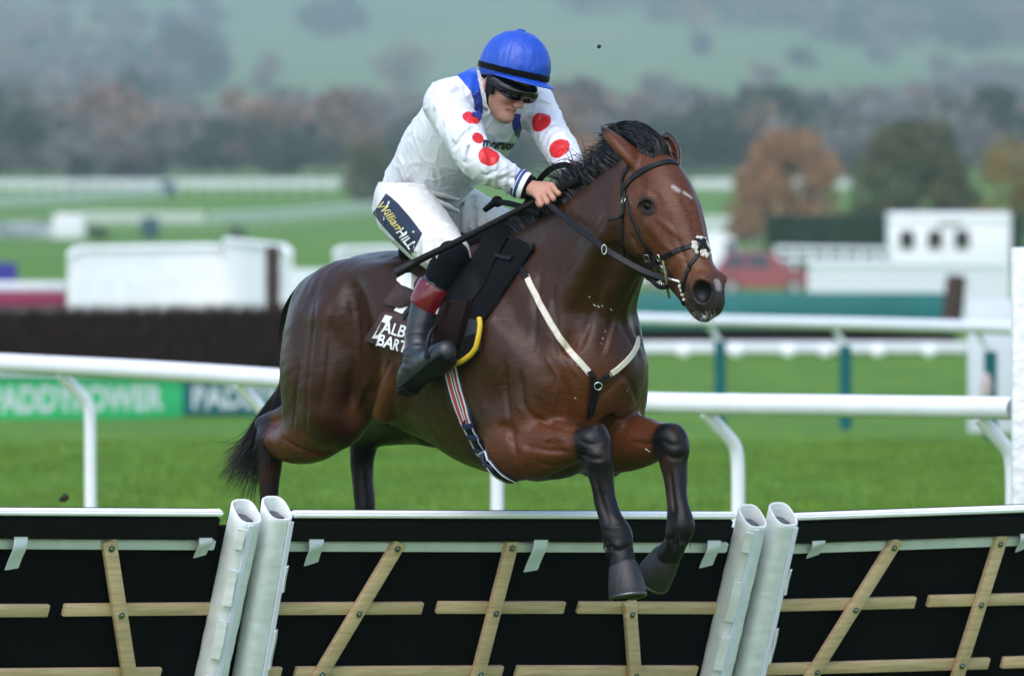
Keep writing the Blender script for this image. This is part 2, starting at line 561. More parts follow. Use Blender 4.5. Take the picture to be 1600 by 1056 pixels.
ys = np.concatenate([np.arange(-40, 140, 4), np.arange(140, 1000, 20), np.arange(1000, 5740, 60)])
us = np.linspace(-1, 1, 81)
V = []
for y in ys:
    half = 60 + abs(y) * .24
    for u in us:
        x = u * half
        und = 0 if y < 900 else (y - 900) / 4800 * 9 * (math.sin(x * .0045 + 1) + .5 * math.sin(x * .0115))
        V.append((x, y, zg(max(y, 0)) + und))
nu = len(us)
F = [(i * nu + j, i * nu + j + 1, (i + 1) * nu + j + 1, (i + 1) * nu + j) for i in range(len(ys) - 1) for j in range(nu - 1)]
ground = obj("ground", mesh_np("ground", V, np.array(F)), m_grass)
tag(ground, "green turf of the racecourse rising to the distant hill", kind='structure')
def zhill(x, y): 
    return zg(y) + (0 if y < 900 else (y - 900) / 4800 * 9 * (math.sin(x * .0045 + 1) + .5 * math.sin(x * .0115)))

# grass blades on the turf between the hurdles and the boards
nb_ = 150000
yy = 31 + (rng.uniform(0, 1, nb_) ** 1.3) * 44
xx = (rng.uniform(-1, 1, nb_)) * (yy * .068)
patchn = vnoise(np.stack([xx * .9, yy * .35, yy * 0], 1), 77, 2)
hh = (.028 + .022 * rng.uniform(0, 1, nb_)) * (1 + .6 * patchn)
zz = np.interp(yy, _dd, _zz)
ang = rng.uniform(0, 2 * math.pi, nb_); lean = rng.normal(0, .5, (nb_, 2)) * hh[:, None]
wx, wy = np.cos(ang) * .0045, np.sin(ang) * .0045
A = np.stack([xx - wx, yy - wy, zz - .004], 1); B = np.stack([xx + wx, yy + wy, zz - .004], 1)
Cc = np.stack([xx + lean[:, 0], yy + lean[:, 1], zz + hh], 1)
V = np.stack([A, B, Cc], 1).reshape(-1, 3); F = np.arange(nb_ * 3).reshape(-1, 3)
gb = obj("grass", mesh_np("grass", V, F, False), mat("grass_blade", (.092, .220, .009), rough=.6, spec=.3, var=.45, vscale=1.3, var2=(.15, .275, .02)))
tag(gb, "short green grass blades standing on the turf behind the hurdles", kind='stuff')

# haze: one closed box of thin even air
hm = bpy.data.materials.new("haze"); hm.use_nodes = True
hn, hl = hm.node_tree.nodes, hm.node_tree.links
hn.remove(hn["Principled BSDF"])
pv = hn.new("ShaderNodeVolumePrincipled")
pv.inputs["Color"].default_value = (.50, .615, .67, 1)
pv.inputs["Density"].default_value = HAZE
pv.inputs["Anisotropy"].default_value = 0.0
hl.new(pv.outputs[0], hn["Material Output"].inputs["Volume"])
hz = MB().box((0, 2825, 87), (1600, 0, 0), (0, 3075, 0), (0, 0, 93)).build("haze", hm)
tag(hz, "thin pale blue air over the course and the hill", kind='stuff')
hz.visible_shadow = True
# ================================================================== TREES AND HEDGES
m_bark = mat("bark", (.085, .07, .055), rough=.9, bump=.6, bscale=12, bdist=.03)
m_birchbark = mat("pale_birch_bark", (.50, .46, .42), rough=.8, var=.4, vscale=3, bump=.4, bscale=10, bdist=.02)
def leaf_mat(name, a, b):
    m, n, l, p = node_mat(name)
    g = n.new("ShaderNodeNewGeometry"); mx = n.new("ShaderNodeMix"); mx.data_type = 'RGBA'
    mx.inputs["A"].default_value = a + (1,); mx.inputs["B"].default_value = b + (1,)
    l.new(g.outputs["Random Per Island"], mx.inputs["Factor"]); l.new(mx.outputs["Result"], p.inputs["Base Color"])
    p.inputs["Roughness"].default_value = .7; sset(p, "Specular IOR Level", .2)
    return m
LM = {
    'dark': leaf_mat("dark_green_leaves", (.022, .034, .022), (.055, .070, .040)),
    'moss': leaf_mat("moss_green_leaves", (.052, .062, .022), (.125, .130, .050)),
    'olive': leaf_mat("olive_leaves", (.060, .062, .018), (.12, .105, .030)),
    'rust': leaf_mat("rust_leaves", (.22, .105, .045), (.40, .21, .09)),
    'grey': leaf_mat("bare_grey_twigs", (.135, .122, .115), (.20, .18, .165)),
    'brown': leaf_mat("brown_leaves", (.15, .098, .075), (.27, .175, .125)),
    'thorn': leaf_mat("dark_thorn_twigs", (.028, .028, .030), (.055, .050, .050)),
    'gold': leaf_mat("golden_leaves", (.17, .115, .022), (.28, .19, .04)),
}
def crown_geo(w, h, n, leaf, seed, lumps=9, shape='round', zlow=.15):
    """Leaf clumps spread through several lobes; returns V, F about the trunk foot."""
    r = np.random.default_rng(seed)
    cs, rs = [], []
    for i in range(lumps):
        a = r.uniform(0, 2 * np.pi); q = np.sqrt(r.uniform(0, 1)) * .5 * w * .72; t = r.uniform(0, 1)
        zc = h * (zlow + .18 + (.80 - zlow) * t * .85)
        lim = math.sqrt(max(.05, 1 - ((zc / h - .5) / .62) ** 2)) if shape == 'round' else 1 - .6 * t
        if shape == 'dome':
            t = (i + .5) / lumps; q = math.sqrt(max(0, 1 - t * t)) * .5 * w * .80 * r.uniform(.45, 1) ** .5
            cs.append((math.cos(a) * q, math.sin(a) * q, h * (zlow + (.84 - zlow) * t))); rs.append(r.uniform(.12, .17) * min(w, h * 1.3)); continue
        cs.append((math.cos(a) * q * lim, math.sin(a) * q * lim, zc)); rs.append(r.uniform(.16, .27) * min(w, h * 1.3))
    cs, rs = np.array(cs), np.array(rs)
    k = r.integers(0, lumps, n)
    d = r.normal(0, 1, (n, 3)); d /= np.linalg.norm(d, axis=1)[:, None]
    P = cs[k] + d * (rs[k] * r.uniform(.35, 1.0, n) ** .5)[:, None] * np.array((1, 1, .85))
    P[:, 2] = np.clip(P[:, 2], h * zlow * .6, None)
    u = r.normal(0, 1, (n, 3)); u /= np.linalg.norm(u, axis=1)[:, None]
    v = np.cross(u, r.normal(0, 1, (n, 3))); v /= np.linalg.norm(v, axis=1)[:, None]
    s = leaf * r.uniform(.6, 1.4, n)[:, None]
    V = np.stack([P - u * s, P + v * s * .6, P + u * s, P - v * s * .6], 1).reshape(-1, 3)
    return V, np.arange(4 * n).reshape(-1, 4), cs
def trunk_geo(h, r0, cs, n=5, lean=0.0, zt=.7):
    m = MB()
    top = (lean * h, 0, h * zt)
    m.tube([(0, 0, -.3), (lean * h * .3, .02 * h, h * .3), top], [r0, r0 * .75, r0 * .3], 8)
    for c in cs[:n]:
        b = (lean * h * .3 * c[2] / h, 0, max(.18 * h, c[2] * .5))
        m.tube([b, ((b[0] + c[0]) / 2, (b[1] + c[1]) / 2, c[2] * .8), tuple(c)], [r0 * .45, r0 * .3, r0 * .12], 6)
    return m
def tree(name, label, px, D, w, h, kind, n=1500, leaf=.22, seed=1, bark=None, stems=1, group=None, zlow=.15, lumps=11, cat='tree', shape='round'):
    p = on_ground(px, D); p.z = zhill(p.x, p.y) - .05
    root = empty(name, p, label, cat, group)
    V, F, cs = crown_geo(w, h, n, leaf, seed, lumps, zlow=zlow, shape=shape)
    o = obj("crown", mesh_np("crown", V, F, False), LM[kind], root); o.location = (0, 0, 0)
    r = random.Random(seed)
    for k in range(stems):
        m = trunk_geo(h, .035 * h / (1 + .3 * (stems > 1)), cs[k * 3:k * 3 + 3] if stems > 1 else cs, 5, r.uniform(-.08, .08), .72)
        off = np.array(((k - (stems - 1) / 2) * w * .16, r.uniform(-.5, .5) if stems > 1 else 0, 0))
        m.v = [q + off for q in m.v]
        t = m.build("trunk", bark or m_bark, root, True); t.location = (0, 0, 0)
    return root
def wh(D, wpx, hpx): return wpx * D / FPX, hpx * D / FPX

tree("autumn_birch", "clump of rust coloured birches with pale trunks right of the horse's head", 1232, 560, *wh(560, 220, 192), 'rust', 8000, .18, 3, m_birchbark, stems=4, zlow=.10, lumps=34, shape='dome')
tree("round_tree", "broad dark green round tree behind the white horsebox", 1428, 520, *wh(520, 250, 226), 'moss', 9500, .19, 5, zlow=.0, lumps=34, shape='dome')
tree("bush", "olive green bush at the foot of the big dark tree", 1476, 500, *wh(500, 125, 128), 'olive', 2600, .16, 7, zlow=.0, cat='bush', shape='dome')
tree("autumn_tree", "golden autumn tree at the right edge above the white horsebox", 1590, 510, *wh(510, 170, 180), 'gold', 3000, .17, 9, zlow=.0)
tree("bush", "olive round bush just left of the rider's back", 585, 880, *wh(880, 130, 100), 'olive', 4200, .26, 11, zlow=.0, cat='bush')
tree("autumn_tree", "orange brown tree between the rider's arm and the horse's ears", 912, 860, *wh(860, 140, 112), 'rust', 3800, .24, 13, zlow=.05)
tree("bush", "low dark bush on the far grass under the white rails", 160, 640, *wh(640, 48, 22), 'dark', 500, .12, 15, zlow=.0, cat='bush')
tree("bush", "small dark bush behind the left white wing panels", 368, 640, *wh(640, 38, 18), 'dark', 400, .12, 16, zlow=.0, cat='bush')
tree("thorn_tree", "low spreading dark hawthorn beside the far white rail", 175, 980, *wh(980, 260, 62), 'thorn', 3600, .22, 17, zlow=.0, lumps=16)
# single trees in the hill pastures (foot at px, py of the photograph)
hill = [(420, 150, 76, 70, 'brown', "lone brown tree in the hillside pasture left of the rider"),
        (290, 152, 120, 128, 'dark', "tall dark tree at the wood's edge left of the hillside pasture"),
        (628, 170, 110, 96, 'brown', "reddish brown tree in the pasture behind the rider's shoulder"),
        (512, 62, 105, 58, 'dark', "dark copse high in the pasture left of the blue cap"),
        (1092, 114, 46, 36, 'dark', "small dark tree in the pasture above the horse's ears"),
        (1254, 140, 60, 38, 'dark', "round dark tree in the pasture above the rust birches"),
        (1196, 172, 52, 54, 'brown', "faint brown tree below the round dark pasture tree"),
        (1478, 165, 62, 52, 'grey', "grey tree in the pasture above the big dark tree"),
        (1380, 128, 70, 44, 'grey', "pale grey tree at the lower edge of the upper right wood")]
for i, (px, py, wpx, hpx, kd, lab) in enumerate(hill):
    D = row_to_D(py)
    tree("hillside_tree", lab, px, D, *wh(D, wpx, hpx), kd, 900, .36 * D / 1500, 40 + i, zlow=.0, group="single trees in the hillside pastures")

# woods that read as one mass
protos = {}
for kd in ('dark', 'grey', 'brown', 'rust'):
    protos[kd] = [crown_geo(1, 1, 260, .085, 100 + i, 8, zlow=.02)[:2] for i in range(5)]
fine = {kd: [crown_geo(1, 1, 480, .055, 200 + i, 9, zlow=.02)[:2] for i in range(4)] for kd in protos}
acc = {k: [[], [], 0] for k in protos}
def wood(px, py, hm, wm, kd, src=None):
    D = row_to_D(py, 930, 5700)
    p = on_ground(px, D); p.z = zhill(p.x, p.y)
    V, F = (src or protos)[kd][r3_.randrange(4)]
    a = r3_.uniform(0, 6.28); c, s_ = math.cos(a), math.sin(a)
    R = np.array(((c, -s_, 0), (s_, c, 0), (0, 0, 1)))
    W_ = (V @ R.T) * np.array((wm, wm, hm)) + np.array(p)
    A = acc[kd]; A[0].append(W_); A[1].append(F + A[2]); A[2] += len(V)
r3_ = random.Random(5)
def pick(ws):
    return r3_.choices(list(ws), list(ws.values()))[0]
# lower belt
for i in range(620):
    px = r3_.uniform(-900, 2500); py = 284 - 86 * r3_.uniform(0, 1) ** 1.35
    if py < 250 and 340 < px < 460 and r3_.random() < .4: continue
    wood(px, py, r3_.uniform(8, 13), r3_.uniform(10, 16), pick({'grey': 7, 'brown': 4, 'dark': 1.0, 'rust': .15}), fine)
for i in range(230):
    wood(r3_.uniform(-900, 2500), r3_.uniform(272, 285), r3_.uniform(4.5, 8), r3_.uniform(9, 15), pick({'grey': 5, 'brown': 2.5, 'dark': 1.6}), fine)
# left wood running up the hill
for i in range(560):
    px = r3_.uniform(-900, 345); py = r3_.uniform(-56, 225)
    if px > 330 - max(0, (py - 130)) * 1.0 and py > 150: continue
    if 200 < px < 260 and 60 < py < 120: continue
    wood(px, py, r3_.uniform(12, 20), r3_.uniform(16, 26), pick({'grey': 4, 'brown': 2, 'dark': 3.2, 'rust': .3}))
for i in range(26):
    wood(r3_.uniform(235, 335), r3_.uniform(110, 155), r3_.uniform(14, 20), r3_.uniform(16, 24), 'dark')
# upper right wood
for i in range(960):
    px = r3_.uniform(720, 2500); py = r3_.uniform(-56, 115)
    lim = float(np.interp(px, [700, 860, 1000, 1200, 1330, 1600], [-8, 24, 70, 82, 108, 112])) + 6 * math.sin(px * .03)
    if py > lim: continue
    wood(px, py, r3_.uniform(13, 21), r3_.uniform(16, 28), pick({'grey': 4, 'brown': 1.5, 'dark': 4, 'rust': .3}))
for i in range(70):
    wood(r3_.uniform(340, 760), r3_.uniform(-56, -20), r3_.uniform(13, 20), r3_.uniform(16, 26), pick({'grey': 4, 'dark': 4}))
for i in range(16):
    wood(r3_.uniform(470, 560), r3_.uniform(30, 60), r3_.uniform(10, 15), r3_.uniform(14, 22), 'dark')
for i in range(40):
    wood(r3_.uniform(1500, 1720), r3_.uniform(170, 230), r3_.uniform(8, 13), r3_.uniform(10, 18), pick({'grey': 4, 'brown': 3}))
for kd, lab in (('dark', "dark evergreen trees massed in the far woods"), ('grey', "bare grey trees massed in the far woods"), ('brown', "brown autumn trees massed in the far woods"), ('rust', "scattered rust coloured trees of the far woods")):
    A = acc[kd]
    o = obj("woodland", mesh_np("woodland", np.vstack(A[0]), np.vstack(A[1]), False), LM[kd])
    tag(o, lab, kind='stuff')

# clipped hedge
def hedge(px0, px1, D, hpx, label):
    a, b = on_ground(px0, D), on_ground(px1, D); h = hpx * D / FPX
    root = empty("hedge", (a + b) / 2, label, "hedge")
    L = (b - a).length; r = np.random.default_rng(8); n = 4200
    P = np.stack([r.uniform(-L / 2, L / 2, n), r.uniform(-.9, .9, n), r.uniform(0, h, n)], 1)
    f = r.integers(0, 3, n); P[f == 0, 1] = -.9 + r.normal(0, .06, (f == 0).sum()); P[f == 1, 2] = h + r.normal(0, .07, (f == 1).sum())
    u = r.normal(0, 1, (n, 3)); u /= np.linalg.norm(u, axis=1)[:, None]; v = np.cross(u, r.normal(0, 1, (n, 3))); v /= np.linalg.norm(v, axis=1)[:, None]
    s = .13
    V = np.stack([P - u * s, P + v * s, P + u * s, P - v * s], 1).reshape(-1, 3)
    MB().bbox(Vector((0, 0, h / 2 - .05)), (L / 2, 0, 0), (0, .8, 0), (0, 0, h / 2 - .03), .1).build("core", LM['hedge'], root).location = (0, 0, 0)
    o = obj("foliage", mesh_np("foliage", V, np.arange(4 * n).reshape(-1, 4), False), LM['hedge'], root); o.location = (0, 0, 0)
    return root
LM['hedge'] = leaf_mat("hedge_leaves", (.012, .036, .018), (.03, .065, .03))
hedge(1196, 1600, 420, 84, "long clipped dark green hedge behind the red car")
# ================================================================== RUNNING RAILS, FENCES, BOARDS
m_pvc = mat("white_plastic_rail", (.84, .85, .86), rough=.42, spec=.45, var=.07, vscale=3, bump=.05, bscale=30)
m_wpaint = mat("white_paint", (.84, .85, .86), rough=.6, var=.06, vscale=4, bump=.15, bscale=20)
m_oldpaint = mat("rough_white_paint", (.74, .75, .76), rough=.65, var=.14, vscale=14, bump=.7, bscale=26, bdist=.02)
m_teal = mat("teal_paint", (.003, .105, .112), rough=.6, spec=.2, var=.1, vscale=4)
m_dark = mat("dark_inside", (.02, .022, .025), rough=.7)

# ---- near running rail
def Drail(px): return 41.994 / (1 + (px - 800) / FPX * 1.775)
rr = empty("running_rail", W(800, 620, 42), "white plastic running rail on swan neck posts passing behind the leaping horse", "running rail")
rr.location.z = 0
ctl = [(-700, 532), (-260, 553), (-60, 563), (0, 567), (220, 578), (440, 592), (720, 612), (1005, 629), (1300, 634), (1588, 638)]
pts = [W(x, y, Drail(x)) for x, y in crom(ctl, 6)]
rail_t = MB().tube(pts, .052, 20, cap=False)
rail_t.build("rail", m_pvc, rr, True)
MB().tube([pts[-1] + (pts[-2] - pts[-1]).normalized() * .10, pts[-1] + (pts[-2] - pts[-1]).normalized() * .001], [.047, .047], 20, cap=True).build("pipe_end", mat("grey_pipe_end", (.25, .25, .25), rough=.6), rr, True)
for sl in (640, 1130):      # joint sleeves
    i = int(np.argmin([abs(project(p)[0] - sl) for p in pts]))
    t = (pts[i + 1] - pts[i]).normalized()
    MB().tube([pts[i] - t * .09, pts[i] + t * .09], .0535, 20, cap=False).build("sleeve", m_pvc, rr, True)
perp = Vector((.87, .49, 0))
for ax in (-600, -400, -190, 95, 372, 728, 1103, 1530):
    A = W(ax, float(np.interp(ax, [c[0] for c in ctl], [c[1] for c in ctl])), Drail(ax))
    p = [A - UP * .04, A + perp * .075 - UP * .115, A + perp * .150 - UP * .19, A + perp * .172 - UP * .25, A + perp * .178 - UP * .34]
    q = crom([tuple(v) for v in p], 6).tolist() + [tuple(A + perp * .18 - UP * (.8)), tuple(Vector((A.x + perp.x * .18, A.y + perp.y * .18, -.2)))]
    MB().tube(q, .0325, 14).build("post", m_pvc, rr, True)

tp = on_ground(1597, 37.6)
post = MB().bbox(Vector((tp.x, tp.y, .80)), (.045, 0, 0), (0, .05, 0), (0, 0, .985), .012).build("white_post", m_oldpaint)
tag(post, "tall rough white painted post at the right end of the near running rail", "post"); smooth_by_angle(post); origin_to(post, tp)

# ---- far running rail on teal posts
def rail_run(name, label, tops, posts, D_of, height=None, r=.05, mat_post=None, mat_rail=None, bracket=False, group=None, seg=10, pr=.035, lower=0):
    """tops: image polyline of the rail; posts: image columns."""
    c = tops[len(tops) // 2]
    g = on_ground(c[0], D_of(c[0]))
    root = empty(name, g, label, "running rail", group)
    Q = [W(x, y, D_of(x)) for x, y in crom(tops, 6)]
    MB().tube(Q, r, seg).build("rail", mat_rail or m_pvc, root, True)
    if lower: MB().tube([q - UP * lower for q in Q], r, seg).build("rail", mat_rail or m_pvc, root, True)
    for px in posts:
        y = float(np.interp(px, [t[0] for t in tops], [t[1] for t in tops])); D = D_of(px)
        a = W(px, y, D); zb = zg(a.y)
        if bracket:
            b = Vector((a.x + .13, a.y + .05, a.z - .24))
            m = MB(); m.tube([a - UP * .02, b + UP * .02], .03, 10); m.build("bracket", m_pvc, root, True)
            MB().tube([b + UP * .03, b, Vector((b.x, b.y, zb - .1))], [.05, .058, .058], 14).build("post", mat_post, root, True)
        else:
            MB().tube([a, Vector((a.x, a.y, zb - .1))], pr, 8).build("post", mat_post or m_pvc, root, True)
    return root
Dt = lambda x: float(np.interp(x, [700, 1130, 1323, 1550, 1700], [97, 86, 80.5, 74, 70]))
rail_run("running_rail", "far white running rail standing on thick teal posts right of the horse", [(840, 490), (1000, 498), (1150, 502), (1330, 506), (1590, 513)], [915, 1105, 1300, 1525], Dt, r=.058, mat_post=m_teal, bracket=True, seg=16)
# white end wing beside the last teal post
def board(name, label, cat, x0, x1, ytop, D, m, thick=.06, ybot=None, group=None, D1=None, bev=.02, parent=None):
    """Upright board between image columns, its top at row ytop and its foot on the ground (or at row ybot)."""
    D1 = D1 or D
    a, b = W(x0, ytop, D), W(x1, ytop, D1)
    z0a = zg(D) - .03 if ybot is None else W(x0, ybot, D).z
    h = (a.z - z0a); L = (b - a); L.z = 0
    ctr = (a + b) / 2; ctr.z -= h / 2
    t = L.normalized(); n = Vector((t.y, -t.x, 0))
    o = MB().bbox(ctr, t * L.length / 2, n * thick / 2, UP * h / 2, bev).build(name, m, parent)
    smooth_by_angle(o)
    if parent is None:
        tag(o, label, cat, group); origin_to(o, Vector((ctr.x, ctr.y, ctr.z - h / 2)))
    return o
m_tarp = mat("white_sheet", (.70, .73, .76), rough=.5, var=.05, vscale=2, bump=.2, bscale=6)
board("wing_board", "plain pale wing board right of the last teal post", "wing board", 1512, 1600, 468, 79, mat("pale_board", (.56, .60, .65), rough=.6, var=.06, vscale=2), .08)
tagp = MB().sphere(W(1541, 604, 73.2), (.05, .03, .12), 12, 8).build("hanging_tag", mat("faded_pink", (.45, .36, .35), rough=.7), None, True)
tag(tagp, "small pale pink tag beside the rightmost teal post", "tag"); origin_to(tagp, W(1541, 604, 73.2))

# ---- birch fence and its advertising boards on the left
m_birch = mat("packed_birch", (.016, .0098, .008), rough=.95, spec=.05, var=.5, vscale=6, bump=.9, bscale=14, bdist=.05, stretch=(6, 6, .5))
m_twig = mat("birch_twigs", (.030, .018, .014), rough=.9, spec=.05, var=.4, vscale=5)
bfr = empty("birch_fence", on_ground(200, 102), "long dark brown packed birch steeplechase fence left of the horse", "fence")
fa, fb = W(-700, 486, 99), W(640, 486, 104.5)
L = fb - fa; L.z = 0; t = L.normalized(); n_ = Vector((t.y, -t.x, 0)); ztop = fa.z; zb = zg(103) - .1
MB().bbox((fa + fb) / 2 - UP * (ztop - zb) / 2, t * L.length / 2, n_ * .25, UP * ((ztop - zb) / 2 - .03), .06).build("core", m_birch, bfr)
V, F = [], []
for i in range(9000):
    u = rng.uniform(0, 1); o = fa + t * L.length * u + n_ * rng.uniform(.20, .30); z0 = ztop - rng.uniform(.15, 1.25); ln = rng.uniform(.15, .4)
    if rng.uniform() < .3: o = fa + t * L.length * u + n_ * rng.uniform(-.25, .27); z0 = ztop - .18; ln = rng.uniform(.17, .25)
    w = .008; dx = rng.normal(0, .03)
    k = len(V); V += [(o.x - w, o.y, z0), (o.x + w, o.y, z0), (o.x + dx, o.y - .02, min(z0 + ln, ztop + .07))]; F.append((k, k + 1, k + 2))
tw = obj("birch_twigs", mesh_np("birch_twigs", V, np.array(F), False), m_twig, bfr); tw["kind"] = "stuff"
def advert(label, x0, x1, y0t, y1t, y0b, y1b, D0_, D1_, m, txt, xs, xe, tsz, mt):
    a, b = W(x0, y0t, D0_), W(x1, y1t, D1_); c, d = W(x0, y0b, D0_), W(x1, y1b, D1_)
    root = empty("advertising_board", (c + d) / 2, label, "advertising board")
    t = (b - a).normalized(); up = ((a - c) + (b - d)) / 2; n = t.cross(up).normalized()
    if n.y > 0: n = -n
    ctr = (a + b + c + d) / 4
    pn = MB().bbox(ctr, (b - a) / 2, n * .02, up / 2, .008).build("panel", m, root); smooth_by_angle(pn)
    MB().box(ctr + up * .60 , (b - a) / 2, n * .10, up * .085).build("top_plank", m_tarp, root)
    me = text_mesh(txt, 1.0, 0, .035, 1.02)
    co = np.array([v.co[:] for v in me.vertices]); w0, w1 = co[:, 0].min(), co[:, 0].max(); h0, h1 = co[:, 1].min(), co[:, 1].max()
    for v in me.vertices:
        u = (v.co.x - w0) / (w1 - w0); q = (v.co.y - h0) / (h1 - h0)
        px = xs + (xe - xs) * u; fr = (px - x0) / (x1 - x0)
        p = a.lerp(b, fr); lo = c.lerp(d, fr)
        v.co = lo.lerp(p, .20 + q * tsz) + n * .024
    me.name = "lettering"; obj("lettering", me, mt, root)
m_agreen = mat("bright_green_board", (.034, .62, .19), rough=.5, var=.05, vscale=2)
m_ateal = mat("deep_teal_board", (.004, .145, .155), rough=.5, var=.05, vscale=2)
m_wl = mat("white_lettering", (.80, .80, .80), rough=.6)
advert("bright green advertising board with white capitals below the birch fence", -110, 284, 588, 590, 664, 652, 98, 101, m_agreen, "PADDYPOWER", -22, 252, .62, m_wl)
advert("deep teal advertising board with white capitals beside the green one", 285, 640, 590, 592, 652, 646, 101, 104, m_ateal, "PADDYPOWER", 298, 580, .62, m_wl)

# ---- white wing panels
def slat_wing(label, x0, x1, y0, y1, D0_, D1_, n, group):
    a, b = W(x0, y0, D0_), W(x1, y1, D1_)
    g = (a + b) / 2; g.z = zg(g.y)
    root = empty("wing_fence", g, label, "wing panel", group)
    t = (b - a); L = t.length; t.normalize(); nn = Vector((t.y, -t.x, 0)).normalized()
    dip = lambda u: -.16 * (1 - math.sqrt(max(0, 1 - (1 - min(1, min(u, 1 - u) / .085)) ** 2)))
    for i in range(n):
        c = a + t * L * (i + .5) / n; zt = c.z + dip((i + .5) / n); zb = zg(c.y)
        s = MB().bbox(Vector((c.x, c.y, (zt + zb) / 2)), t * (L / n / 2 - .0015), nn * .015, UP * (zt - zb) / 2, .003).build("slat", m_wpaint, root)
    MB().tube([a + t * L * u + nn * .03 + UP * (dip(min(max(u, .004), .996)) - .01) for u in np.concatenate([np.linspace(0, .1, 9), np.linspace(.15, .85, 6), np.linspace(.9, 1, 9)])], .045, 12).build("top_rail", m_wpaint, root, True)
    MB().bbox((a + b) / 2 - UP * .9 - nn * .04, t * L / 2, nn * .02, UP * .05, .006).build("cross_rail", m_wpaint, root)
    return root
slat_wing("wide white slatted wing panel above the birch fence at left", 106, 350, 388, 384, 124, 125, 30, "white wing panels of the fence")
slat_wing("narrow white slatted wing panel beside the brown brush roll", 351, 456, 374, 386, 125, 119, 14, "white wing panels of the fence")
slat_wing("white slatted wing panel just behind the horse's croup", 522, 660, 388, 386, 140, 141, 11, "white wing panels of the fence")
m_brush = mat("brown_brush", (.060, .036, .028), rough=.95, var=.4, vscale=10, bump=1, bscale=40, bdist=.04)
def brush_roll(label, px, ytop, ybot, wpx, D, lean=0):
    a, b = W(px + lean, ytop, D), W(px, ybot, D); b.z = min(b.z, zg(D)) if lean == 0 else b.z
    r = wpx / 2 * D / FPX
    n = 14; P = [a.lerp(b, i / n) for i in range(n + 1)]
    o = MB().tube(P, [r * (.75 if i == 0 else 1) * (1 + .06 * math.sin(i * 2.3)) for i in range(n + 1)], 14).build("brush_roll", m_brush, None, True)
    tag(o, label, "brush roll"); origin_to(o, b)
brush_roll("upright brown brush roll against the narrow white wing panel", 426, 384, 480, 23, 117)
brush_roll("dark brown brush roll at the right end of the teal board", 1487, 430, 505, 32, 150, lean=8)
# pale panel and teal boards behind
board("screen", "pale grey screen behind the horse's tail", "screen", 455, 530, 420, 150, mat("pale_screen", (.55, .62, .63), rough=.6), .05)
m_teal2 = mat("teal_sheet", (.004, .13, .125), rough=.55, var=.12, vscale=1.5, bump=.3, bscale=4)
board("teal_board", "long teal board along the fence behind the horse's chest", "board", 428, 1482, 457, 152, m_teal2, .08, ybot=514)
board("birch_fence", "dark low birch fence under the long teal board", "fence", 425, 1495, 508, 154, m_birch, .35)
lr = empty("low_rail", on_ground(1250, 150), "low white guard board with round white feet under the teal board", "low rail")
board("plank", None, None, 985, 1512, 534, 150, m_tarp, .05, ybot=551, parent=lr)
for px in (1068, 1150, 1232, 1290, 1372, 1452):
    c = W(px, 548, 149.9); MB().sphere(c, (.12, .05, .12), 12, 8).build("foot", m_wpaint, lr, True)

# ---- banners, boxes at the far left
bn = empty("banner", on_ground(50, 160), "maroon banner with white edges at the far left above the birch fence", "banner")
board("cloth", None, None, -60, 104, 455, 160, mat("maroon_banner", (.24, .012, .07), rough=.6, var=.1, vscale=2), .05, ybot=480, parent=bn)
board("top_edge", None, None, -60, 104, 440, 160.2, m_tarp, .05, ybot=454, parent=bn)
board("lower_edge", None, None, -60, 104, 481, 160.2, m_tarp, .05, parent=bn)
board("box", "purple blue box standing above the maroon banner", "box", -40, 25, 411, 190, mat("purple_box", (.035, .03, .24), rough=.6, spec=.2, var=.1), .9)
board("cabin", "small white cabin on the far grass left of the white wing", "cabin", 85, 132, 334, 648, mat("cabin_white", (.74, .75, .77), rough=.6, var=.05, vscale=1), 2.2)
for px, py, w, h, D, lab in ((235, 340, 30, 40, 650, "dark teal hut beside the middle white rail"), (262, 283, 26, 26, 930, "dark teal hut at the far white rail")):
    board("hut", lab, "hut", px - w / 2, px + w / 2, py, D, mat("hut_teal", (.01, .065, .085), rough=.6, var=.3, vscale=1), 1.5, bev=.3)
board("sign_board", "low teal and white sign board left of the white cabin", "sign board", -20, 84, 346, 655, mat("sign_teal", (.08, .20, .22), rough=.6, var=.6, vscale=.7, var2=(.55, .6, .62)), .1)

# ---- far white rails in the green field
def far_rail(label, tops, Ds, step):
    xs = [t[0] for t in tops]
    f = lambda x: float(np.interp(x, xs, Ds))
    x0, x1 = xs[0], xs[-1]
    rail_run("running_rail", label, tops, list(np.arange(x0 + 3, x1, step)), f, r=.17 if "farthest" in label else .11, seg=8, group="white rails far across the course", pr=.13 if "farthest" in label else .09, lower=.5)
def top_rows(xs, Ds, h=1.25): return [(x, YH + (CAMH - zg(D) - h) * FPX / D) for x, D in zip(xs, Ds)]
for lab, xs, Ds, step in (
        ("farthest white rail along the foot of the wood", [-60, 250, 590], [945, 950, 955], 26),
        ("white rail slanting up from the left edge of the field", [-60, 120, 260], [840, 870, 905], 22),
        ("white rail crossing the field behind the white cabin", [130, 320], [770, 768], 20),
        ("white rail climbing towards the rider's hip", [330, 460, 620], [768, 790, 835], 20),
        ("farthest white rail right of the horse's forehead", [1080, 1150, 1330], [950, 950, 955], 21),
        ("white rail in the field beside the horse's nose", [1090, 1210], [700, 700], 22),
        ("nearer white rail beside the horse's nose", [1090, 1215], [610, 610], 24),
        ("white rail in front of the long dark hedge", [1212, 1400], [405, 396], 26)):
    far_rail(lab, top_rows(xs, Ds), Ds, step)

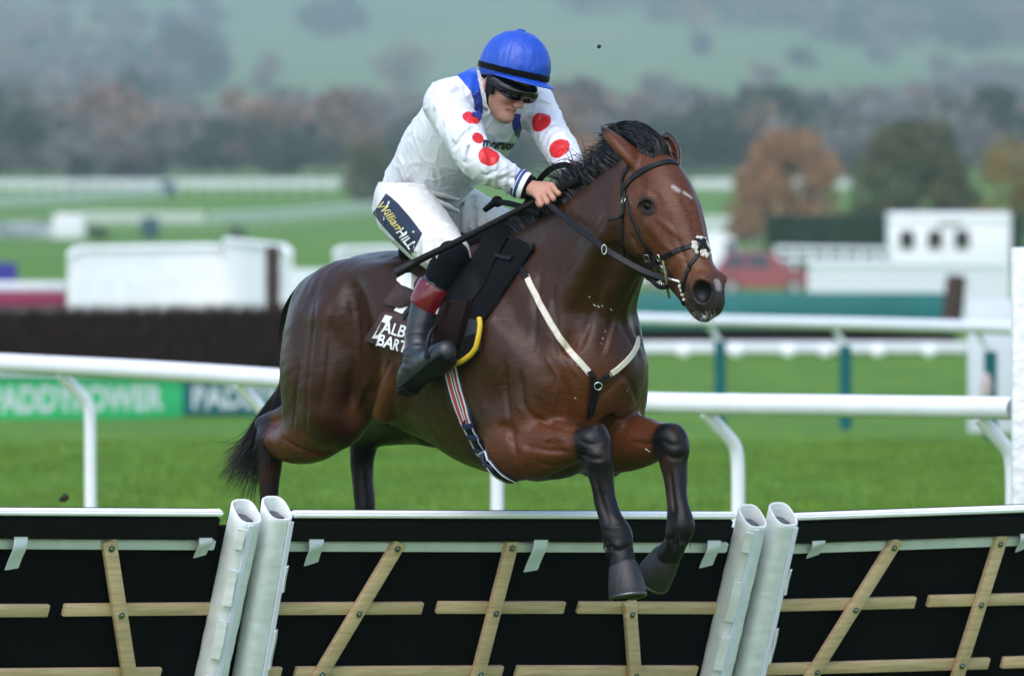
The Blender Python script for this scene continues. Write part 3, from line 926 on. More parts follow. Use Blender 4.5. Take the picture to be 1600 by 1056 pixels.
# ---- white railing panels, horsebox, cars at the right
wf = empty("picket_panel", on_ground(1400, 205), "white picket panel between the red car and the horsebox", "picket panel")
a, b = W(1262, 412, 215), W(1575, 414, 200)
t = (b - a).normalized(); L = (b - a).length; nn = Vector((t.y, -t.x, 0))
k = 46
for i in range(k):
    c = a + t * L * (i + .5) / k; zb = zg(c.y)
    MB().box(Vector((c.x, c.y, (c.z + zb) / 2)), t * (L / k * .40), nn * .012, UP * (c.z - zb) / 2).build("slat", m_wpaint, wf)
MB().tube([a, b], .05, 10).build("top_rail", m_wpaint, wf, True)
MB().box((a + b) / 2 - UP * .7 - nn * .04, t * L / 2, nn * .02, UP * .05).build("cross_rail", m_wpaint, wf)

hb = empty("horsebox", on_ground(1486, 240), "white horsebox trailer with three dark windows at right", "horsebox")
Dh = 240; a, b = W(1390, 333, Dh), W(1580, 333, Dh); zb = zg(Dh) + .5
c = (a + b) / 2; h = a.z - zb; Lh = (b - a).length
m_hb = mat("horsebox_paint", (.78, .79, .80), rough=.4, var=.03, vscale=1)
o = MB().bbox(Vector((c.x, c.y + 1.1, zb + h / 2)), (Lh / 2, 0, 0), (0, 1.1, 0), (0, 0, h / 2), .10).build("body", m_hb, hb); smooth_by_angle(o)
rf = MB().bbox(Vector((c.x, c.y + 1.08, zb + h - .14)), (Lh / 2 + .015, 0, 0), (0, 1.13, 0), (0, 0, .15), .10).build("roof", m_hb, hb); smooth_by_angle(rf)
m_glass = mat("dark_glass", (.02, .022, .026), rough=.1, spec=.6)
for px in (1417, 1461, 1503):
    w = W(px, 374, Dh - .02)
    fr = MB().bbox(w, (.205, 0, 0), (0, .02, 0), (0, 0, .25), .004).build("window", mat('window_rubber', (.06, .06, .06), rough=.7), hb)
    MB().box(w - Vector((0, .022, 0)), (.19, 0, 0), (0, .006, 0), (0, 0, .235)).build("pane", m_glass, fr)
MB().bbox(W(1485, 350, Dh - .02), (.34, 0, 0), (0, .02, 0), (0, 0, .05), .01).build("vent", mat("vent_grey", (.25, .26, .25), rough=.6), hb)
m_tyre = mat("tyre", (.02, .02, .02), rough=.8)
for px in (1455, 1515):
    w = on_ground(px, Dh); w.z += .36
    wh_ = MB().tube([w + Vector((0, -.02, 0)), w + Vector((0, .2, 0))], .36, 20, up=(0, 0, 1)).build("wheel", m_tyre, hb)
    MB().tube([w + Vector((0, -.035, 0)), w + Vector((0, -.015, 0))], .2, 16, up=(0, 0, 1)).build("rim", mat("rim_grey", (.4, .4, .4), rough=.4, metal=.6), wh_)

def car(name, label, cat, px, D, L, Hh, body, profile, glass, wheels, paint):
    """Side profile (u along the car 0..1, v height) swept over the car's width, with tumblehome above the waist."""
    g = on_ground(px, D); root = empty(name, g, label, cat)
    Wd = 1.8; V, F = [], []
    n = len(profile)
    for s_ in (-1, -.92, .92, 1):
        for u, v in profile:
            inset = .12 * max(0, (v - .55) / .45)
            e = .0 if abs(s_) < .95 else .02
            V.append((g.x + (u - .5) * L * (1 - e), g.y + Wd / 2 + s_ * (Wd / 2 - inset), g.z + v * Hh * (1 - e * .5)))
    for k in range(3):
        for i in range(n):
            j = (i + 1) % n; F.append((k * n + i, k * n + j, (k + 1) * n + j, (k + 1) * n + i))
    bm = bmesh.new(); vs = [bm.verts.new(v) for v in V]
    for f in F: bm.faces.new([vs[i] for i in f])
    bm.faces.new(vs[:n][::-1]); bm.faces.new(vs[3 * n:])
    bmesh.ops.recalc_face_normals(bm, faces=bm.faces)
    me = bpy.data.meshes.new("body"); bm.to_mesh(me); bm.free()
    bo = obj("body", me, paint, root); smooth_by_angle(bo, 35)
    for nm, poly in glass:
        pts = [Vector((g.x + (u - .5) * L, g.y + .12 * max(0, (v - .55) / .45) - .012, g.z + v * Hh)) for u, v in poly]
        m = MB(); m.add([tuple(p) for p in pts] + [tuple(p + Vector((0, .03, 0))) for p in pts], [(0, 1, 2, 3), (7, 6, 5, 4), (0, 4, 5, 1), (1, 5, 6, 2), (2, 6, 7, 3), (3, 7, 4, 0)])
        m.build(nm, m_glass, root)
    for u in wheels:
        for yy_ in (.08, Wd - .08):
            w = Vector((g.x + (u - .5) * L, g.y + yy_, g.z + .34))
            wo = MB().tube([w - Vector((0, .11, 0)), w + Vector((0, .11, 0))], .34, 22, up=(0, 0, 1)).build("wheel", m_tyre, root)
            MB().tube([w - Vector((0, .125, 0)), w - Vector((0, .10, 0))], .2, 16, up=(0, 0, 1)).build("rim", mat("alloy", (.45, .45, .46), rough=.3, metal=.8), wo)
    for u, m, nm in ((.985, mat("lamp_glass", (.6, .62, .65), rough=.15), "headlight"), (.012, mat("lamp_red", (.3, .01, .01), rough=.2), "tail_light")):
        MB().bbox(Vector((g.x + (u - .5) * L, g.y + .2, g.z + .5 * Hh)), (.05, 0, 0), (0, .16, 0), (0, 0, .09), .01).build(nm, m, root)
    return root, g
m_red = mat("dark_red_paint", (.23, .016, .022), rough=.28, coat=.4)
car("red_car", "dark red car facing right behind the teal board", "car", 1192, 330, 4.1, 1.72, None,
    [(.02, .18), (.98, .18), (1.0, .35), (.98, .52), (.80, .58), (.74, .62), (.60, .97), (.40, 1.0), (.16, .98), (.06, .62), (.0, .55)],
    [("side_window", [(.34, .62), (.58, .62), (.53, .93), (.36, .93)]), ("rear_window", [(.12, .62), (.31, .62), (.33, .93), (.18, .93)])], (.2, .8), m_red)
# the windscreen faces forward; its pale colour paints in the reflected sky
g_ = on_ground(1192, 330)
ws = [Vector((g_.x + (u - .5) * 4.1 + .012, g_.y + y_, g_.z + v * 1.72 + .012)) for u, v, y_ in ((.742, .63, .18), (.742, .63, 1.62), (.606, .955, 1.52), (.606, .955, .28))]
MB().add([tuple(p) for p in ws] + [tuple(p - Vector((.02, 0, .02))) for p in ws], [(0, 1, 2, 3), (7, 6, 5, 4), (0, 4, 5, 1), (1, 5, 6, 2), (2, 6, 7, 3), (3, 7, 4, 0)]).build("windscreen", mat("windscreen_glass", (.25, .30, .33), rough=.05, spec=.8), bpy.data.objects["red_car"])
car("white_van", "white van parked left of the red car", "van", 1085, 350, 5.2, 2.35, None,
    [(.02, .14), (.98, .14), (1.0, .25), (.99, .40), (.90, .50), (.80, .93), (.74, .99), (.03, 1.0), (.0, .95), (.0, .2)],
    [("side_window", [(.74, .52), (.88, .52), (.81, .86), (.74, .88)])], (.18, .8), m_hb)
# ================================================================== HURDLES
m_wood = mat("planed_ash", (.60, .42, .225), rough=.6, var=.22, vscale=5, stretch=(1.2, 1.2, 14), bump=.2, bscale=40, bdist=.003, var2=(.70, .52, .31))
m_vinylw = mat("white_vinyl", (.90, .91, .92), rough=.5, var=.05, vscale=6, bump=.15, bscale=30, bdist=.004)
m_black2 = mat("black_pad_vinyl", (.003, .0034, .004), rough=.7, spec=.15, bump=.2, bscale=20, bdist=.01)
m_board = mat("black_backing", (.0018, .002, .0025), rough=.85, spec=.1, bump=.15, bscale=12, bdist=.01)
m_railw = mat("grey_green_rail", (.72, .75, .76), rough=.6, var=.10, vscale=8, bump=.2, bscale=30, bdist=.004)
m_pad = mat("pale_green_vinyl", (.75, .78, .78), rough=.55, var=.07, vscale=7, bump=.35, bscale=8, bdist=.02, stretch=(1, 1, 2.2))
m_velcro = mat("lilac_white_tape", (.78, .79, .92), rough=.8, bump=.4, bscale=250, bdist=.002)
m_bolt = mat("zinc_bolt", (.20, .26, .24), rough=.35, metal=.9)
m_foam = mat("dark_foam", (.020, .022, .026), rough=.75, bump=.4, bscale=60)
HA = Vector((.80, .60, 0)).normalized()                   # along the flight of hurdles
HU = (UP * math.cos(math.radians(22.5)) + Vector((.60, -.80, 0)) * math.sin(math.radians(22.5))).normalized()
HN = HA.cross(HU).normalized()
if HN.y > 0: HN = -HN
HO = W(800, 800, 29.45)
def PL(px, py, out=0.0):
    """Point of the leaning plane of the hurdles seen at (px, py), out metres proud of it."""
    d = (W(px, py, 10) - CAMPOS).normalized()
    o = HO + HN * out
    return CAMPOS + d * ((o - CAMPOS).dot(HN) / d.dot(HN))
def slab(name, m, parent, TL, TR, BR, BL, out, thick, bev=.004, down=None):
    """A board whose front face is the given image quadrilateral, lying out metres proud of the panel's plane."""
    P = [PL(*q, out) for q in (TL, TR, BR, BL)]
    bm = bmesh.new()
    f = [bm.verts.new(p) for p in P]; b = [bm.verts.new(p - HN * thick) for p in P]
    bm.faces.new(f); bm.faces.new(b[::-1])
    for i in range(4): bm.faces.new((f[i], b[i], b[(i + 1) % 4], f[(i + 1) % 4]))
    bmesh.ops.recalc_face_normals(bm, faces=bm.faces)
    if bev: bmesh.ops.bevel(bm, geom=list(bm.edges), offset=bev, segments=2, affect='EDGES')
    me = bpy.data.meshes.new(name); bm.to_mesh(me); bm.free()
    o = obj(name, me, m, parent); smooth_by_angle(o, 35)
    return o
def bar(name, m, parent, a, b, w, out, thick, bev=.003):
    """Slat from image point a to b (middle line), w image pixels wide across."""
    A, B = PL(*a, out), PL(*b, out)
    t = (B - A).normalized(); s = HN.cross(t).normalized()
    o = MB().bbox((A + B) / 2 - HN * thick / 2, t * (B - A).length / 2, s * (w / 2 / 452), HN * thick / 2, bev).build(name, m, parent)
    smooth_by_angle(o, 35); return o
def bolt(px, py, out, parent):
    c = PL(px, py, out)
    o = MB().tube([c - HN * .004, c + HN * .004], .0115, 12, up=tuple(HA)).build("bolt", m_bolt, parent)
    MB().sphere(c + HN * .004, (.0075, .0075, .005), 10, 6, axes=(HA, HU, HN)).build("nut", m_bolt, o, True)
def tab(a, b, w, parent):
    """Velcro strap hanging over the rail."""
    A, B = PL(a[0], a[1], .052), PL(b[0], b[1], .018)
    M1 = A.lerp(B, .33) + HN * .012; M2 = A.lerp(B, .7) + HN * .004
    Q = crom([tuple(v) for v in (A, M1, M2, B)], 5)
    MB().ribbon(Q, [HN] * len(Q), w / 452, .003).build("velcro_tab", m_velcro, parent)
def end_pad(top, bot, parent, seam, flaps, seed):
    """Padded hurdle end: a soft square sleeve round a post, open at its top."""
    T, B = PL(top[0], top[1], .045), PL(bot[0], bot[1], .045)
    ax = (T - B).normalized(); B = B - ax * .33
    k = 26; r = random.Random(seed)
    s0 = HA; n0 = HN
    prof = []
    for i in range(28):
        a = 2 * math.pi * i / 28; c, s = math.cos(a), math.sin(a)
        q = (abs(c) ** 3.2 + abs(s) ** 3.2) ** (-1 / 3.2); prof.append((c * q, s * q))
    V, F = [], []
    rings = []
    for j in range(k + 1):
        t_ = j / k; p = B.lerp(T, t_); wob = 1 + .009 * math.sin(t_ * 23 + seed) + .006 * math.sin(t_ * 51 + seed * 2)
        for (x, y) in prof:
            # the front lip is cut lower than the back
            dz = ax * (-.022 * y if j == k else 0)
            w2 = wob + .012 * math.sin(t_ * 60 + x * 4 + seed)
            V.append(p + s0 * x * .049 * w2 + n0 * y * .050 * w2 + dz)
    m_ = len(prof)
    for j in range(k):
        for i in range(m_):
            l = (i + 1) % m_; F.append((j * m_ + i, j * m_ + l, (j + 1) * m_ + l, (j + 1) * m_ + i))
    base = k * m_
    # rolled lip going inside
    for (sc, dz) in ((.93, .004), (.86, -.002), (.84, -.05)):
        st = len(V)
        for i, (x, y) in enumerate(prof):
            V.append(T + s0 * x * .049 * sc + n0 * y * .050 * sc + ax * (-.022 * y + dz))
        prev = st - m_
        for i in range(m_):
            l = (i + 1) % m_; F.append((prev + i, prev + l, st + l, st + i))
    root = obj("end_pad", mesh_np("end_pad", V, np.array(F)), m_pad, parent)
    # foam and the post's head inside
    q = (T + ax * -.022); 
    MB().bbox(q - ax * .055, s0 * .041, n0 * .042, ax * .04, .01).build("pad_foam", m_foam, root)
    MB().bbox(q - ax * .03 + n0 * .004 - s0 * .006, s0 * .022, n0 * .026, ax * .032, .004).build("post_head", mat("grey_post", (.06, .068, .078), rough=.45), root)
    # closing tape along the front and its overlapping flaps
    off, wd = seam
    Q = [B.lerp(T, t_) + n0 * .0515 + s0 * off * .049 for t_ in np.linspace(.02, .97, 16)]
    MB().ribbon(Q, [n0] * len(Q), wd, .003).build("closing_tape", m_velcro, root)
    for (t0, t1, side, w) in flaps:
        Q = [B.lerp(T, t_) + n0 * (.054 + .002 * math.sin(t_ * 40)) + s0 * side * .042 for t_ in np.linspace(t0, t1, 6)]
        nn = (n0 * .8 + s0 * side * .6).normalized()
        MB().ribbon(Q, [nn] * len(Q), w, .004).build("flap", m_pad, root)
    return root
def hurdle(label, foot):
    p = PL(*foot); p.z = 0
    return empty("hurdle", p, label, "hurdle", "hurdles of the flight")
def low(px, py, down=700):
    """Where a line of the panel that leaves the picture at the bottom reaches the turf."""
    return (px, py)
LF = hurdle("left hurdle with one wooden upright, left of the paired pads under the horse's tail", (180, 1000))
MD = hurdle("middle hurdle right under the leaping horse, between the two pairs of pads", (800, 1000))
RG = hurdle("right hurdle with two slanting uprights at the picture's right edge", (1450, 1000))
def top_parts(h, xl, xr, yl, yr, xl2, xr2, yl2, yr2, dl=0):
    """White cap, black pad, rail and backing from the left end (xl) to the right end (xr); x2 = ends further down."""
    X = lambda fr, a, b: a + (b - a) * fr
    slab("top_cap", m_vinylw, h, (xl, yl + 7), (xr, yr + 7), (xr - 3, yr + 15), (xl - 3, yl + 15), .060, .034, .006)
    slab("top_pad", m_black2, h, (xl - 4, yl + 15.5), (xr - 4, yr + 15.5), (xr - 13, yr + 51), (xl - 13, yl + 51), .058, .09, .010)
    slab("backing", m_board, h, (xl - 24, yl + 30), (xr + 60, yr + 30), (xr2 + 150, yr2), (xl2 - 24, yl2), -dl, .02, .002)
    slab("upper_rail", m_railw, h, (xl - 13, yl + 52), (xr - 13, yr + 52), (xr - 17, yr + 67), (xl - 17, yl + 67), .022, .022, .004)
top_parts(LF, -420, 352, 789, 793, -540, 235, 1290, 1290, .004)
top_parts(MD, 462, 1153, 795, 797, 330, 1025, 1290, 1290)
top_parts(RG, 1245, 2010, 799, 772, 1120, 1890, 1290, 1265, .008)
# horizontal slats
for h, segs in ((LF, [((-120, 955), (77, 955)), ((101, 954), (330, 952)), ((-200, 1057), (252, 1053)), ((-200, 1155), (300, 1150))]),
                (MD, [((432, 952), (661, 951)), ((685, 950), (883, 950)), ((905, 950), (1122, 951)), ((410, 1053), (440, 1052)), ((463, 1052), (786, 1050)), ((808, 1050), (1090, 1050)), ((380, 1152), (1070, 1150))]),
                (RG, [((1214, 947), (1431, 942)), ((1452, 940), (1640, 936)), ((1190, 1047), (1546, 1037)), ((1568, 1036), (1900, 1026)), ((1170, 1148), (1800, 1130))])):
    for a, b in segs: bar("slat", m_wood, h, a, b, 19.5, .020, .018)
for h, ups in ((LF, [((172, 846), (216, 1130), 23)]), (MD, [((627, 848), (458, 1130), 24), ((803, 847), (730, 1130), 23), ((986, 941), (1000, 1130), 22)]),
               (RG, [((1405, 843), (1225, 1130), 24), ((1568, 838), (1476, 1130), 24)])):
    for a, b, w in ups: bar("upright", m_wood, h, a, b, w, .044, .022)
for h, bl in ((LF, [(174, 857), (190, 961), (206, 1062)]), (MD, [(621, 857), (561, 959), (503, 1054), (800, 856), (775, 958), (751, 1054), (988, 960), (994, 1056)]),
              (RG, [(1397, 856), (1337, 953), (1277, 1050), (1563, 850), (1533, 945), (1503, 1040)])):
    for x, y in bl: bolt(x, y, .044, h)
tab((33, 836), (18, 888), 24, LF); tab((321, 836), (312, 868), 23, LF)
tab((494, 838), (486, 880), 26, MD); tab((846, 836), (829, 891), 27, MD); tab((1116, 840), (1103, 884), 26, MD)
tab((1279, 838), (1270, 868), 26, RG); tab((1604, 828), (1596, 858), 26, RG)
end_pad((385, 799), (330, 1056), LF, (-.15, .022), [(.88, .96, -1, .03), (.66, .80, -1, .034), (.45, .60, -1, .036), (.2, .38, -1, .036)], 1)
end_pad((433, 794), (388, 1056), MD, (.62, .020), [(.70, .80, 1, .02), (.40, .55, 1, .024)], 2)
end_pad((1176, 806), (1118, 1056), MD, (-.25, .022), [(.88, .96, -1, .03), (.60, .76, -1, .034), (.40, .54, -1, .036)], 3)
end_pad((1224, 803), (1168, 1056), RG, (.55, .020), [(.70, .80, 1, .02), (.42, .56, 1, .024)], 4)
# legs of the hurdles, driven into the turf
for h, xs in ((LF, (-60, 150)), (MD, (520, 960)), (RG, (1330, 1560))):
    for x in xs:
        a = PL(x, 1120, -.03); b = a - HU * .5; b.z = -.15
        MB().tube([a, b], .025, 8).build("leg", m_wood, h)
# ================================================================== THE HORSE
horse_root = empty("horse", (HF(0, 790, 0).x, HF(0, 790, 0).y, 0.0),
    "dark bay racehorse with black legs leaping over the middle hurdle, forelegs folded", "horse")

def build_horse():
    lo = np.array([-1.05, 27.95, 0.25]); hi = np.array([0.85, 30.55, 2.42])
    s = Sdf(lo, hi, 0.0062)
    C = s.chain
    # barrel
    C([(HF(-.46, 525), .25), (HF(-.25, 535), .305), (HF(.05, 553), .345), (HF(.27, 560), .40), (HF(.48, 565), .375), (HF(.62, 572), .30), (HF(.70, 590), .20)], k=.02, L=RT, ks=1.22)
    # croup, haunches
    for r in (.13, -.13):
        C([(HF(-.575, 482, r), .135), (HF(-.40, 478, r * 1.15), .165), (HF(-.12, 492, r), .16)], k=.09)
    C([(HF(-.72, 440, 0), .05), (HF(-.5, 440, 0), .09), (HF(-.2, 452, 0), .1)], k=.08)
    for sd in (1, -1):
        C([(HF(-.50, 525, .17 * sd), .172), (HF(-.48, 590, .20 * sd), .158), (HF(-.42, 645, .225 * sd), .115)], k=.05)
        C([(HF(-.62, 488, .12 * sd), .10), (HF(-.61, 560, .165 * sd), .118), (HF(-.60, 635, .195 * sd), .105)], k=.08)
    # near hind leg
    C([(HF(-.44, 652, .225), .112), (HF(-.58, 678, .21), .100), (HF(-.70, 690, .20), .076), (HF(-.80, 690, .19), .052)], k=.035)
    C([(HF(-.66, 640, .185), .05), (HF(-.80, 652, .19), .030), (HF(-.885, 662, .19), .030)], k=.035)
    C([(HF(-.80, 688, .19), .05), (HF(-.845, 690, .19), .055), (HF(-.85, 725, .19), .046), (HF(-.85, 765, .19), .035), (HF(-.86, 830, .19), .034), (HF(-.87, 860, .19), .045), (HF(-.84, 890, .19), .036), (HF(-.82, 915, .19), .045)], k=.03)
    # far hind leg
    C([(HF(-.44, 645, -.2), .115), (HF(-.62, 655, -.2), .09), (HF(-.76, 672, -.2), .062), (HF(-.82, 690, -.2), .052), (HF(-.835, 730, -.2), .042), (HF(-.82, 790, -.2), .038), (HF(-.82, 860, -.2), .036), (HF(-.82, 890, -.2), .046), (HF(-.78, 920, -.2), .036), (HF(-.75, 945, -.2), .045)], k=.035)
    # flank fold from the stifle up to the belly
    C([(HF(-.40, 640, .2), .05), (HF(-.30, 590, .24), .04), (HF(-.22, 540, .25), .03)], k=.08)
    # shoulder, chest
    for sd in (1, -1):
        C([(HF(.30, 430, .13 * sd), .10), (HF(.48, 510, .185 * sd), .12), (HF(.62, 572, .175 * sd), .11), (HF(.68, 606, .155 * sd), .092)], k=.06)
        C([(HF(.68, 606, .155 * sd), .092), (HF(.64, 650, .18 * sd), .105), (HF(.57, 700, .18 * sd), .095)], k=.05)
        C([(HF(.40, 600, .2 * sd), .09), (HF(.50, 650, .2 * sd), .10), (HF(.55, 705, .19 * sd), .09)], k=.05)   # triceps
        C([(HF(.70, 570, .074 * sd), .104), (HF(.73, 618, .088 * sd), .095), (HF(.70, 668, .092 * sd), .080)], k=.018)   # pectorals
    C([(HF(.45, 690, 0), .13), (HF(.58, 690, 0), .12), (HF(.66, 670, 0), .10)], k=.05)
    # forearms
    C([(HF(.575, 700, .185), .098), (HF(.66, 702, .185), .102), (HF(.78, 697, .175), .082), (HF(.90, 693, .155), .056), (H(925, 690, .145), .055)], k=.03)
    C([(H(902, 690, .15), .046), (H(921, 688, .145), .050), (H(932, 700, .14), .048), (H(937, 716, .14), .046), (H(941, 736, .13), .040), (H(948, 775, .12), .030), (H(956, 810, .108), .036), (H(966, 834, .10), .046), (H(971, 858, .10), .038), (H(974, 884, .10), .044)], k=.012)
    C([(H(918, 706, .15), .034), (H(932, 745, .145), .026), (H(941, 785, .13), .025), (H(952, 815, .12), .030), (H(959, 838, .115), .034)], k=.014)
    C([(H(934, 672, .13), .026), (H(942, 690, .125), .024)], k=.02)
    C([(H(927, 730, .185), .006), (H(938, 775, .165), .007), (H(950, 815, .15), .006)], k=.014, op='sub')
    C([(H(966, 852, .145), .006), (H(980, 856, .12), .006), (H(988, 858, .09), .006)], k=.014, op='sub')
    C([(H(960, 845, .105), .026), (H(966, 855, .12), .018)], k=.02)
    C([(HF(.60, 688, -.14), .10), (HF(.70, 692, -.14), .105), (HF(.84, 690, -.14), .088), (HF(.96, 688, -.14), .062), (H(1048, 690, -.14), .055)], k=.03)
    C([(H(1032, 684, -.14), .045), (H(1050, 683, -.14), .049), (H(1056, 700, -.14), .047), (H(1055, 718, -.14), .043), (H(1057, 740, -.14), .037), (H(1062, 780, -.135), .029), (H(1066, 806, -.13), .035), (H(1066, 824, -.13), .044), (H(1057, 846, -.125), .039), (H(1044, 868, -.12), .044)], k=.012)
    C([(H(1043, 712, -.13), .032), (H(1048, 745, -.13), .025), (H(1053, 785, -.125), .025), (H(1055, 812, -.12), .030), (H(1055, 832, -.12), .034)], k=.014)
    # neck
    C([(HF(.40, 500), .30), (HF(.58, 452), .262), (HF(.77, 392), .208), (HF(.93, 330), .162), (HF(1.02, 290), .125)], k=.05, L=RT, ks=1.75)
    C([(HF(.58, 540), .19), (HF(.715, 480), .14), (HF(.85, 425), .115), (HF(.97, 370), .10)], k=.06, L=RT, ks=1.25)
    # brachiocephalic bands
    for sd in (1, -1):
        C([(HF(.66, 585, .14 * sd), .07), (HF(.72, 500, .125 * sd), .055), (HF(.86, 420, .095 * sd), .05), (HF(.99, 345, .075 * sd), .045)], k=.05)
    # head
    C([(H(1006, 266), .092), (H(1026, 294), .117), (H(1042, 330), .128), (H(1056, 362), .116), (H(1071, 394), .095), (H(1086, 424), .077), (H(1099, 450), .066), (H(1107, 472), .048)], k=.03, L=RT, ks=1.27)
    C([(H(1098, 440), .052), (H(1107, 458), .054), (H(1110, 474), .043)], k=.03, L=RT, ks=1.0)
    C([(H(1000, 345), .085), (H(1012, 375), .075), (H(1034, 408), .055), (H(1058, 436), .044), (H(1080, 464), .040), (H(1094, 485), .035), (H(1101, 492), .026)], k=.025, L=RT, ks=1.15)
    for sd in (1, -1):
        base = 0.068 * sd
        dx = -361.6 * 0.068 * sd
        s.ell(H(1019 + dx, 356, base), (.098, .095, .030), (Vector((.3, -.4, -.866)), Vector((.52, -.69, .5)), RT), k=.03)   # cheek
        s.ell(H(1044 - 361.6 * .085 * sd, 313, .085 * sd), (.042, .028, .026), (Vector((.3, -.4, -.866)), Vector((.52, -.69, .5)), RT), k=.03)  # brow
        C([(H(1050 - 361.6 * .082 * sd, 350, .082 * sd), .020), (H(1072 - 361.6 * .068 * sd, 390, .068 * sd), .014)], k=.02)
        # nostril
        s.ell(H(1110 - 361.6 * .040 * sd, 452, .040 * sd), (.042, .056, .030), (FW, UP, RT), k=.018)
    for sd in (1, -1):
        s.ell(H(1116 - 361.6 * .060 * sd, 456, .060 * sd), (.034, .040, .036), (FW, UP, RT), k=.008, op='sub')
        # temple hollow and the eye socket
        s.ell(H(1034 - 361.6 * .098 * sd, 288, .098 * sd), (.035, .022, .020), (UP, FW, RT), k=.025, op='sub')
        s.ell(H(1050 - 361.6 * .110 * sd, 321, .110 * sd), (.030, .020, .016), (Vector((.52, -.69, -.35)), UP, RT), k=.012, op='sub')
        # mouth
        C([(H(1066 - 361.6 * .055 * sd, 444, .055 * sd), .007), (H(1085 - 361.6 * .05 * sd, 466, .05 * sd), .007), (H(1102 - 361.6 * .043 * sd, 484, .043 * sd), .007), (H(1110, 490, 0), .006)], k=.012, op='sub')
        # groove behind the cheek / jugular groove
        C([(HF(1.0, 400, .085 * sd), .012), (HF(.90, 470, .125 * sd), .012), (HF(.82, 545, .15 * sd), .01)], k=.06, op='sub')
        # between shoulder and neck, and behind the elbow
        C([(HF(.40, 400, .225 * sd), .012), (HF(.60, 470, .265 * sd), .012), (HF(.76, 540, .255 * sd), .01)], k=.08, op='sub')
        C([(HF(.475, 725, .25 * sd), .020), (HF(.44, 650, .325 * sd), .026), (HF(.40, 570, .355 * sd), .018)], k=.06, op='sub')
        # thigh grooves
        C([(HF(-.24, 450, .29 * sd), .02), (HF(-.20, 505, .325 * sd), .052), (HF(-.20, 575, .325 * sd), .058), (HF(-.25, 635, .315 * sd), .035)], k=.07, op='sub')
        C([(HF(-.03, 545, .262 * sd), .030), (HF(-.06, 600, .258 * sd), .034), (HF(-.16, 645, .22 * sd), .034)], k=.05)
        s.ell(HF(-.20, 440, .205 * sd), (.07, .045, .035), (FW, UP, RT), k=.07)
        C([(HF(-.36, 500, .300 * sd), .045), (HF(-.36, 580, .315 * sd), .05), (HF(-.38, 640, .30 * sd), .04)], k=.08)
    C([(HF(.80, 560, 0), .010), (HF(.835, 605, 0), .026), (HF(.82, 655, 0), .032), (HF(.77, 690, 0), .028)], k=.035, op='sub')
    # forearm muscle split
    C([(HF(.62, 668, .290), .008), (HF(.74, 688, .278), .008), (HF(.86, 696, .236), .006)], k=.03, op='sub')
    # ears
    C([(H(1000, 262, .055), .030), (H(986, 244, .075), .040), (H(966, 226, .095), .036), (H(950, 211, .105), .022), (H(941, 201, .11), .008)], k=.018, L=Vector((.75, -.5, .45)).normalized(), ks=1.9)
    C([(H(1054, 262, -.055), .028), (H(1050, 240, -.07), .034), (H(1044, 222, -.075), .026), (H(1040, 210, -.078), .008)], k=.018, L=Vector((.55, -.8, -.1)).normalized(), ks=2.0)
    C([(H(1052, 250, -.045), .020), (H(1048, 234, -.055), .022), (H(1042, 220, -.062), .012)], k=.01, op='sub')
    V, Q = s.mesh(3)
    N = vnormals(V, Q)
    # veins and small muscle relief
    a = vnoise(V * 9, 3, 2) * .0035 + vnoise(V * 28, 5, 2) * .0014
    V = V + N * a[:, None]
    return V, Q

hV, hQ = build_horse()
hN = vnormals(hV, hQ)
horse_bvh = bvh_of(hV, hQ)
